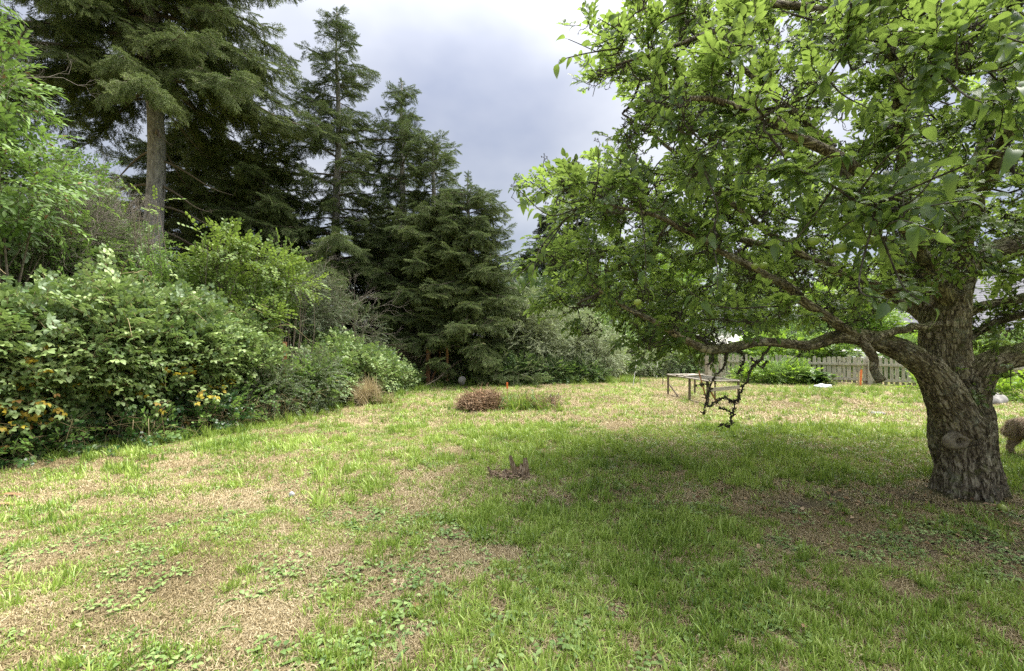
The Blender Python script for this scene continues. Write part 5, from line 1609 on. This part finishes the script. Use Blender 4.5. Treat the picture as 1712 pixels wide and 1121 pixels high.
for (a_, b0, b1, lean_, lb) in ((1059, 648, 601, .10, 'thin white stake leaning on the far lawn, left of two'), (1099, 634, 604, 0, 'thin white stake among the bushes, right of the leaning one')):
    Y = 13.9 if a_ == 1059 else 16.6; x = P(a_, 0, Y)[0]; z1 = P(0, b1, Y)[2]
    simple('white_stake', lb, 'stake', lambda g: segs(g, [(x - .03, Y, -.05)], [(x + lean_, Y, z1)], .011, .009, 6), M_['white_paint'], 'thin white garden stakes')
for (a_, b0, h_, lb) in ((1070, 645, .28, 'short dark metal stake right of the leaning white stake'), (1108, 646, .52, 'taller dark metal stake just left of the wooden pen')):
    x, y, _ = PG(a_, b0); simple('metal_stake', lb, 'stake', lambda g: segs(g, [(x, y, -.03)], [(x + .01, y, h_)], .011, .009, 6), M_['dark_gap'], 'dark metal stakes on the far lawn')

# brush pile
pile = thing('brush_pile', (-.3, 10.0, 0), 'heap of brown dead vines with green weeds growing out of its right half', 'brush pile')
g = Geo(); tn = []
pc = np.array([P(805, 0, 9.7)[0], 9.7, 0])
for i in range(1500):
    r = rng.random(3); a = rng.uniform(0, 6.28); rad = math.sqrt(r[0]) * (.78 + .4 * float(n2(math.cos(a) * 1.5 + 3, math.sin(a) * 1.5, 1.5, 5)))
    cx_ = pc[0] + .52 * rad * math.cos(a) * (1 if True else 1); cy_ = pc[1] + .42 * rad * math.sin(a)
    top = (.37 * math.sqrt(max(0, 1 - rad ** 2)) + .05) * (.65 + .7 * float(n2(cx_, cy_, 5.0, 3)))
    p = np.array([cx_, cy_, top * rng.random() ** .4]); d = unit(rng.normal(0, 1, 3) * [1.2, 1, .7]); q = p + d * rng.uniform(.05, .15); q2 = q + unit(d + rng.normal(0, .6, 3)) * rng.uniform(.04, .12)
    q[2] = max(q[2], .01); q2[2] = max(q2[2], .01)
    tn.append((p, q, q2))
tn = np.array(tn); segs(g, np.concatenate([tn[:, 0], tn[:, 1]]), np.concatenate([tn[:, 1], tn[:, 2]]), .0055, .003, 3)
# the low right-hand half
tn = []
for i in range(1100):
    x = rng.uniform(-.35, 1.0); p = np.array([x, 10.0 + rng.normal(0, .25), (.26 + .03 * math.sin(x * 5)) * rng.random() ** .6]); d = unit(rng.normal(0, 1, 3) * [1, 1, .6])
    q = p + d * rng.uniform(.06, .16); q[2] = max(.01, q[2]); tn.append((p, q))
tn = np.array(tn); segs(g, tn[:, 0], tn[:, 1], .005, .003, 3)
M_['vine'] = noisemat('dead_vine', [(.09, .055, .032), (.22, .14, .08), (.42, .32, .21)], scale=18, rough=.9)
o = part('dead_vines', g, M_['vine'], pile, smooth=True); o['kind'] = 'stuff'
dl = []
for k in range(3):
    g = Geo(); lv, lt = leafmesh(.05, .028, .6, .9); put(g, lv, lt, [[0, 0, 0]], basis(np.array([[1., 0, 0]])), 1, 0, rng.random()); dl.append(g.mesh('withered_leaf', M_['dry_leaf']))
dl_c = proto_coll('withered_leaf', dl)
n = 800; a = rng.uniform(0, 6.28, n); r = np.sqrt(rng.random(n)); pp = np.stack([pc[0] + .54 * r * np.cos(a), pc[1] + .43 * r * np.sin(a), .42 * np.sqrt(1 - r ** 2) * rng.uniform(.5, 1.05, n) + .01], 1)
scatter('withered_leaves', dl_c, pp, basis(rng.normal(0, 1, (n, 3))), rng.uniform(.5, 1.1, n), rng.random(n) * .45, pile)
tall = [blades(46, .10, .22, .48, .0085, .32).mesh('tall_weed', M_['grass']) for _ in range(3)]
tall_c = proto_coll('tall_weeds', tall)
n = 70; pp = np.stack([rng.normal(.30, .33, n), 9.85 + rng.normal(0, .22, n), np.zeros(n)], 1)
scatter('weeds', tall_c, pp, yaw(n, .2), rng.uniform(.6, 1.15, n), rng.random(n) * .7, pile)
n = 70; pp = np.stack([rng.uniform(-.25, .75, n), 9.75 + rng.normal(0, .2, n), rng.uniform(.05, .25, n)], 1)
scatter('weed_leaves', broad_c, pp, basis(rng.normal(0, 1, (n, 3)) + [0, 0, .9]), rng.uniform(.35, .65, n), rng.random(n) * .6, pile)
g = Geo()
for i in range(40):
    x = rng.uniform(.75, 1.05); z = rng.uniform(.18, .34); y = 10.0 + rng.normal(0, .15); segs(g, [(x, y, 0)], [(x + rng.normal(.03, .05), y, z)], .006, .004, 4)
o = part('cut_stalks', g, M_['dead_twig'], pile); o['kind'] = 'stuff'

# rotten stump remains
M_['rot'] = noisemat('rotten_wood', [(.05, .032, .02), (.24, .17, .105), (.52, .44, .33)], scale=22, rough=.95, stretch=(3, 3, .7), bump=.6, bdist=.01, pos=[.3, .5, .72])
stump = thing('rotten_stump', (.0, 5.7, 0), 'broken remains of a rotten stump with jagged splinters in the lawn', 'stump')


def shard(g, c, h, r, leanx, leany, n=7):
    k = 6; V = []
    for i in range(k):
        t = i / (k - 1); rr = r * (1 - .62 * t) + .002
        for j in range(n):
            a = j * 6.2832 / n; w_ = rr * (1 + .45 * noise.noise(Vector((math.cos(a) * 2 + c[0] * 9, math.sin(a) * 2, t * 3 + c[1]))) + rng.uniform(-.2, .2))
            V.append((c[0] + leanx * t + w_ * math.cos(a), c[1] + leany * t + w_ * .6 * math.sin(a), c[2] + h * t * (1 if i < k - 1 else rng.uniform(.80, 1.15))))
    T = []
    for i in range(k - 1):
        for j in range(n):
            a, b = i * n + j, i * n + (j + 1) % n; T += [(a, b, b + n), (a, b + n, a + n)]
    g.add(V, T, 0)


sx, sy_, _ = PG(858, 797)
g = Geo()
for (a_, h_, r_, lx) in ((863, .27, .040, -.07), (870, .15, .05, .02), (881, .22, .055, -.02), (875, .10, .06, .05), (872, .12, .065, 0)):
    shard(g, (P(a_, 0, sy_)[0], sy_ + rng.uniform(-.05, .05), -.01), h_, r_, lx, rng.uniform(-.03, .03))
part('jagged_stub', g, M_['rot'], stump, smooth=False)
g = Geo()
for (a_, h_, r_, lx) in ((825, .13, .03, -.06), (838, .10, .04, .05), (831, .07, .06, 0), (846, .055, .06, .02)):
    shard(g, (P(a_, 0, sy_)[0], sy_ + rng.uniform(-.04, .04), -.01), h_, r_, lx, rng.uniform(-.03, .03))
part('jagged_stub', g, M_['rot'], stump, smooth=False)
g = Geo()
for i in range(120):
    c0 = np.array([P(rng.uniform(822, 882), 0, sy_)[0], sy_ - .02 + rng.normal(0, .08), rng.uniform(.01, .055)])
    a = rng.uniform(0, 3.14); l__ = rng.uniform(.03, .10); d = np.array([math.cos(a), math.sin(a) * .6, rng.normal(0, .3)]) * l__ / 2
    beam(g, c0 - d, c0 + d, rng.uniform(.008, .022), rng.uniform(.004, .01))
o = part('splinters', g, M_['rot'], stump); o['kind'] = 'stuff'

# fallen apples
fam = apple_mesh(.036, 'apple_skin')
for (a_, b_, s_, lb) in ((1675, 849, 1.05, 'green windfall apple at the right foot of the apple trunk'), (1580, 861, .8, 'green windfall apple half sunk in the soil in front of the trunk'),
                         (1010, 886, .8, 'green windfall apple on the grass near the brown bald patch'), (894, 823, .7, 'green windfall apple in the grass right of the rotten stump')):
    x, y, _ = PG(a_, b_ + 5)
    o = bpy.data.objects.new('windfall_apple', fam); sc.collection.objects.link(o)
    o.matrix_basis = Matrix.Translation((x, y, float(height(x, y)) + .028 * s_)) @ Matrix.Rotation(1.2, 4, 'Y') @ Matrix.Scale(s_, 4); tag(o, lb, 'apple', 'apples fallen on the lawn')
# two long dry leaves at the left edge
for (a_, b_, l__, w_, rz, lb) in ((25, 830, .26, .05, .2, 'long orange brown dry leaf lying at the left edge of the lawn'), (12, 847, .22, .05, .35, 'pale curled dry leaf below the orange one at the left edge'),
                                  (245, 784, .16, .03, .1, 'narrow pale dry leaf near the foot of the bramble bank'), (1346, 1064, .05, .03, .5, 'small pink grey dead leaf in the grass near the bottom')):
    x, y, _ = PG(a_, b_); g = Geo(); V, T = leafmesh(l__, w_, .5, .3); put(g, V - [l__ / 2, 0, 0], T, [[x, y, float(height(x, y)) + .05]], basis(np.array([[math.cos(rz), math.sin(rz), .05]])), 1, 0, .7 if a_ == 25 else .95)
    tag(g.obj('dry_leaf', M_['dry_leaf']), lb, 'leaf')

# ------------------------------------------------------------ garden plants on the right
shrub('leafy_perennial', 'bright yellow green leafy plants in the flower bed left of the dark hosta', 'garden plant',
      [(8.5, 15.0, .28, .6, .4, .34), (9.3, 15.0, .28, .55, .4, .32), (7.8, 15.2, .15, .5, .35, .22)],
      [('leaves', lime_c, 330, dict(clump=.34, tb=.45)), ('leaves', broad_c, 420, dict(clump=.36, tb=.6))], per=5, r=.008)
hosta = thing('hosta', (9.75, 14.7, 0), 'dark green plant with broad lance shaped leaves in front of the fence', 'garden plant')
V, T = leafmesh(.42, .15, .35, .55, st=(0, .15, .35, .55, .78, 1), wd=(0, .5, .95, 1, .6, 0)); hm_ = []
for k in range(4):
    g = Geo(); g.add(V, T, 0, .25 * k); hm_.append(g.mesh('leaf', M_['ivy_leaf'] if k < 2 else M_['broad_leaf']))
n = 120; a = rng.uniform(0, 6.28, n); el = rng.uniform(.35, 1.25, n)
pos = np.stack([9.75 + rng.normal(0, .2, n), 14.7 + rng.normal(0, .15, n), rng.uniform(.02, .30, n)], 1)
D = np.stack([np.cos(a) * np.cos(el), np.sin(a) * np.cos(el), np.sin(el)], 1)
picked(hosta, 'leaf', hm_, pos, D, np.array([0, 0, 1.]) + 0 * D, rng.uniform(.7, 1.15, n))
shrub('flowering_shrub', 'green shrub with white flowers behind the picket fence', 'shrub', [(12.2, 17.0, 1.0, .9, .7, .75), (11.2, 17.3, .8, .7, .6, .7)],
      [('leaves', lime_c, 600, dict(clump=.36, tb=.2)), ('leaves', broad_c, 500, dict(clump=.36))], per=8)
fl = thing('flowers', (12.4, 16.5, 0), 'cluster of white blossoms showing over the picket fence', 'flowers')
g = Geo(); Vp, Tp = leafmesh(.06, .045, .1, .1)
for i in range(75):
    c0 = np.array([P(rng.uniform(1405, 1475), 0, 16.3)[0], 16.3 + rng.uniform(-.2, .2), P(0, rng.uniform(583, 604), 16.3)[2]]); f_ = basis(rng.normal(0, 1, (1, 3)))[0]
    for q in range(5): put(g, Vp, Tp, [c0], basis((f_ @ np.array([math.cos(q * 1.257), math.sin(q * 1.257), .3]))[None], f_[:, 2]), 1.2, 0)
M_['petal'] = leafmat('white_petal', (.7, .7, .7), (.8, .8, .8), (.85, .85, .85), trans=(.8, .8, .8), tf=.3)
o = part('petals', g, M_['petal'], fl); o['kind'] = 'stuff'
bg_sh = [('bright green bush behind the picket fence, under the long limb', 10.2, 18.3, .9, 1.0, lime_c, .2), ('mid green bush behind the fence right of the white flowers', 14.4, 16.6, .8, .9, broad_c, .5),
         ('yellow green bush behind the fence near the apple trunk', 15.4, 17.5, .9, 1.1, lime_c, .3), ('dark green bush behind the grey shed', 8.9, 22.5, 1.2, 1.4, broad_c, .2),
         ('pale green bush below the grey roofed house', 19.0, 19.5, 1.0, 1.5, broad_c, .6), ('tall green bush to the right of the shed', 13.0, 20.5, 1.3, 1.5, broad_c, .3),
         ('lime green bush at the foot of the grey roofed house', 17.0, 18.0, .8, 1.1, lime_c, .3), ('leafy bush behind the willow bush at its right end', 6.0, 21.5, 1.2, 1.9, broad_c, .3),
         ('dark leafy bush behind the pen and white stakes', 9.0, 20.8, 1.2, 1.1, dark_c, .6), ('green bush at the right edge, beyond the fence', 21.5, 18.5, 1.0, 1.6, broad_c, .4),
         ('big green bush far behind the willow bush', 3.2, 20.5, 1.6, 2.0, broad_c, .3), ('dark green bush at the far right behind the fence', 25.0, 20.0, 1.3, 2.2, broad_c, .2)]
for lb, x, y, z, r_, c_, tb_ in bg_sh:
    shrub('bush', lb, 'bush', [(x, y, z * .85, r_ * 1.25, r_ * .8, z), (x + r_ * .8, y + .3, z * .6, r_ * .8, r_ * .7, z * .75)],
          [('leaves', c_, int(700 * r_), dict(clump=.36, tb=tb_, sc0=.9, sc1=1.4))], group='bushes beyond the garden fence', per=6)
shrub('currant_bush', 'open leafy currant bush beside the boulder at the right edge', 'bush', [(11.4, 11.6, .65, .65, .45, .6)],
      [('leaves', broad_c, 330, dict(clump=.36, tb=.6)), ('leaves', lime_c, 40, dict(clump=.3))], per=12, r=.012)
shrub('rhubarb', 'low plant with broad bright green leaves at the right edge by the currant bush', 'garden plant', [(11.9, 10.9, .2, .35, .3, .25), (12.4, 10.7, .18, .5, .3, .22)],
      [('leaves', lime_c, 110, dict(clump=.3, sc0=.9, sc1=1.5, tb=.5))], per=5, r=.008)
shrub('lime_weed', 'low lime green weed patch against the picket fence near the trunk', 'garden plant', [(12.2, 13.4, .08, .45, .25, .12)], [('leaves', lime_c, 60, dict(clump=.2, tb=.7))], per=3, r=.005)
n = 330; pp = np.stack([8.6 + rng.normal(0, 1.5, n), 11.7 + rng.normal(0, .7, n), np.zeros(n)], 1); pp[:, 2] = height(pp[:, 0], pp[:, 1])
tag(scatter('mound_grass', tall_c, pp, yaw(n, .5), rng.uniform(.25, .6, n), rng.random(n) * .6), 'long sprawling grass on the low mound before the fence', 'grass')
n = 200; t = rng.random(n); ex = np.interp(t, [0, .25, .5, .75, 1], [-6.4, -4.8, -4.15, -3.1, -2.3]) + rng.normal(0, .12, n) + .1; ey = np.interp(t, [0, .25, .5, .75, 1], [5.5, 7.1, 8.7, 11.9, 14.4]) + rng.normal(0, .12, n)
pp = np.stack([ex, ey, height(ex, ey)], 1)
tag(scatter('edge_grass', tall_c, pp, yaw(n, .35), rng.uniform(.25, .7, n), rng.random(n)), 'rough tall grass along the foot of the left hedge', 'grass')
n = 150; ex = rng.uniform(-2.3, 4.2, n); ey = 14.75 + .12 * ex + rng.normal(0, .15, n); pp = np.stack([ex, ey, 0 * ex], 1)
tag(scatter('tall_edge_grass', tall_c, pp, yaw(n, .35), rng.uniform(.4, 1.0, n), rng.random(n) * .8), 'tall grass tufts along the far edge of the lawn under the spruces', 'grass')
# fountain of dry ornamental grass
straw_t = [blades(70, .10, .30, .62, .006, .55).mesh('dry_tuft', M_['straw']) for _ in range(2)]; straw_c = proto_coll('dry_tufts', straw_t)
tuft = thing('grass_clump', (-3.45, 10.5, 0), 'shaggy clump of pale dry ornamental grass at the foot of the left hedge', 'grass clump')
n = 36; pp = np.stack([rng.normal(-3.55, .22, n), rng.normal(10.45, .22, n), rng.uniform(0, .28, n)], 1); scatter('dry_blades', straw_c, pp, yaw(n, .3), rng.uniform(.7, 1.15, n), rng.random(n) * .5 + .3, tuft)
n = 12; pp = np.stack([rng.normal(-3.1, .15, n), rng.normal(10.5, .12, n), rng.uniform(0, .05, n)], 1); scatter('dry_blades', straw_c, pp, yaw(n, .3), rng.uniform(.4, .7, n), rng.random(n) * .5 + .2, tuft)
scatter('green_blades', tall_c, pp, yaw(n, .3), rng.uniform(.5, .9, n), rng.random(n) * .5, tuft)

# ------------------------------------------------------------ the dog, walking out of view
M_['fur'] = noisemat('tan_fur', [(.30, .21, .14), (.46, .35, .25), (.62, .52, .41)], scale=9, rough=.95, stretch=(1, 1, 1))
M_['fur_pale'] = leafmat('fur_hair', (.36, .26, .18), (.52, .42, .32), (.70, .61, .50), trans=(.6, .5, .4), tf=.2, rough=.8)
dog = thing('dog', (7.0, 6.0, 0), 'fluffy tan dog walking out of the picture behind the apple tree', 'dog')
dx, dy = 6.66, 5.95
verts = [(dx + .05, dy, .42, .155), (dx + .28, dy, .43, .145), (dx + .52, dy, .42, .165), (dx + .66, dy, .50, .12), (dx + .80, dy, .60, .085), (dx + .90, dy, .62, .075), (dx + 1.04, dy, .58, .035),   # 0-6 trunk neck head muzzle
         (dx - .10, dy, .46, .06), (dx - .13, dy - .01, .38, .05), (dx - .10, dy - .02, .28, .03)]                                                                                                   # 7-9 tail
edges = [(0, 1), (1, 2), (2, 3), (3, 4), (4, 5), (5, 6), (0, 7), (7, 8), (8, 9)]
for sd_, off in ((-1, .02), (1, -.06)):
    k = len(verts); yy = dy + sd_ * .09
    verts += [(dx + .02 + off, yy, .32, .10), (dx + .09 + off, yy, .24, .06), (dx + .0 + off, yy, .135, .036), (dx + .02 + off, yy, .03, .032), (dx + .07 + off, yy, .02, .026)]
    edges += [(0, k), (k, k + 1), (k + 1, k + 2), (k + 2, k + 3), (k + 3, k + 4)]
for sd_, off in ((-1, -.05), (1, .06)):
    k = len(verts); yy = dy + sd_ * .085
    verts += [(dx + .52, yy, .32, .08), (dx + .50 + off, yy, .19, .042), (dx + .52 + off, yy, .03, .032), (dx + .57 + off, yy, .02, .026)]
    edges += [(2, k), (k, k + 1), (k + 1, k + 2), (k + 2, k + 3)]
me = bpy.data.meshes.new('body'); me.from_pydata([v[:3] for v in verts], edges, [])
bo = mkobj('body', me)
sk = bo.modifiers.new('s', 'SKIN'); sub = bo.modifiers.new('u', 'SUBSURF'); sub.levels = 3; sub.render_levels = 3
for i, v in enumerate(verts):
    me.skin_vertices[0].data[i].radius = (v[3], v[3]); me.skin_vertices[0].data[i].use_root = (i == 0)
dg = bpy.context.evaluated_depsgraph_get(); dg.update()
bme = bpy.data.meshes.new_from_object(bo.evaluated_get(dg)); bpy.data.objects.remove(bo)
for p in bme.polygons: p.use_smooth = True
for v in bme.vertices:
    v.co += v.normal * .008 * noise.noise(v.co * 9)
bme.materials.clear(); bme.materials.append(M_['fur']); body = mkobj('body', bme, dog)
# fur: short overlapping locks
co = np.array([v.co[:] for v in bme.vertices]); no = np.array([v.normal[:] for v in bme.vertices])
pk2 = rng.integers(0, len(co), 22000); c_ = co[pk2] + rng.normal(0, .004, (len(pk2), 3)); nn2 = no[pk2]
flow = np.where((c_[:, 2] < .26)[:, None], [[-.1, 0, -1.]], [[-.8, 0, -.5]])
d2 = unit(flow - nn2 * (flow * nn2).sum(1)[:, None] + nn2 * .35 + rng.normal(0, .2, c_.shape)); sd2 = unit(np.cross(d2, nn2)); ll_ = np.where(c_[:, 2] < .2, .026, .065) * rng.uniform(.6, 1.2, len(c_))
V = np.stack([c_ - sd2 * .0022, c_ + sd2 * .0022, c_ + d2 * ll_[:, None]], 1); g = Geo(); g.add(V.reshape(-1, 3), np.arange(len(c_) * 3).reshape(-1, 3), 0, np.repeat(rng.random(len(c_)), 3))
o = g.obj('fur', M_['fur_pale'], dog); o['kind'] = 'stuff'
for sd_ in (-1, 1):
    g = Geo(); V, T = leafmesh(.11, .07, .3, .9); put(g, V, T, [[dx + .86, dy + sd_ * .055, .67]], basis(np.array([[-.2, sd_ * .5, -.75]])), 1, 0); part('ear', g, M_['fur'], dog, smooth=True)
    bm = bmesh.new(); bmesh.ops.create_icosphere(bm, subdivisions=2, radius=.012, matrix=Matrix.Translation((dx + .955, dy + sd_ * .035, .645))); em = bpy.data.meshes.new('eye'); bm.to_mesh(em); bm.free(); em.materials.append(M_['dark_gap']); mkobj('eye', em, dog)
bm = bmesh.new(); bmesh.ops.create_icosphere(bm, subdivisions=2, radius=.018, matrix=Matrix.Translation((dx + 1.075, dy, .59))); em = bpy.data.meshes.new('nose'); bm.to_mesh(em); bm.free(); em.materials.append(M_['dark_gap']); mkobj('nose', em, dog)
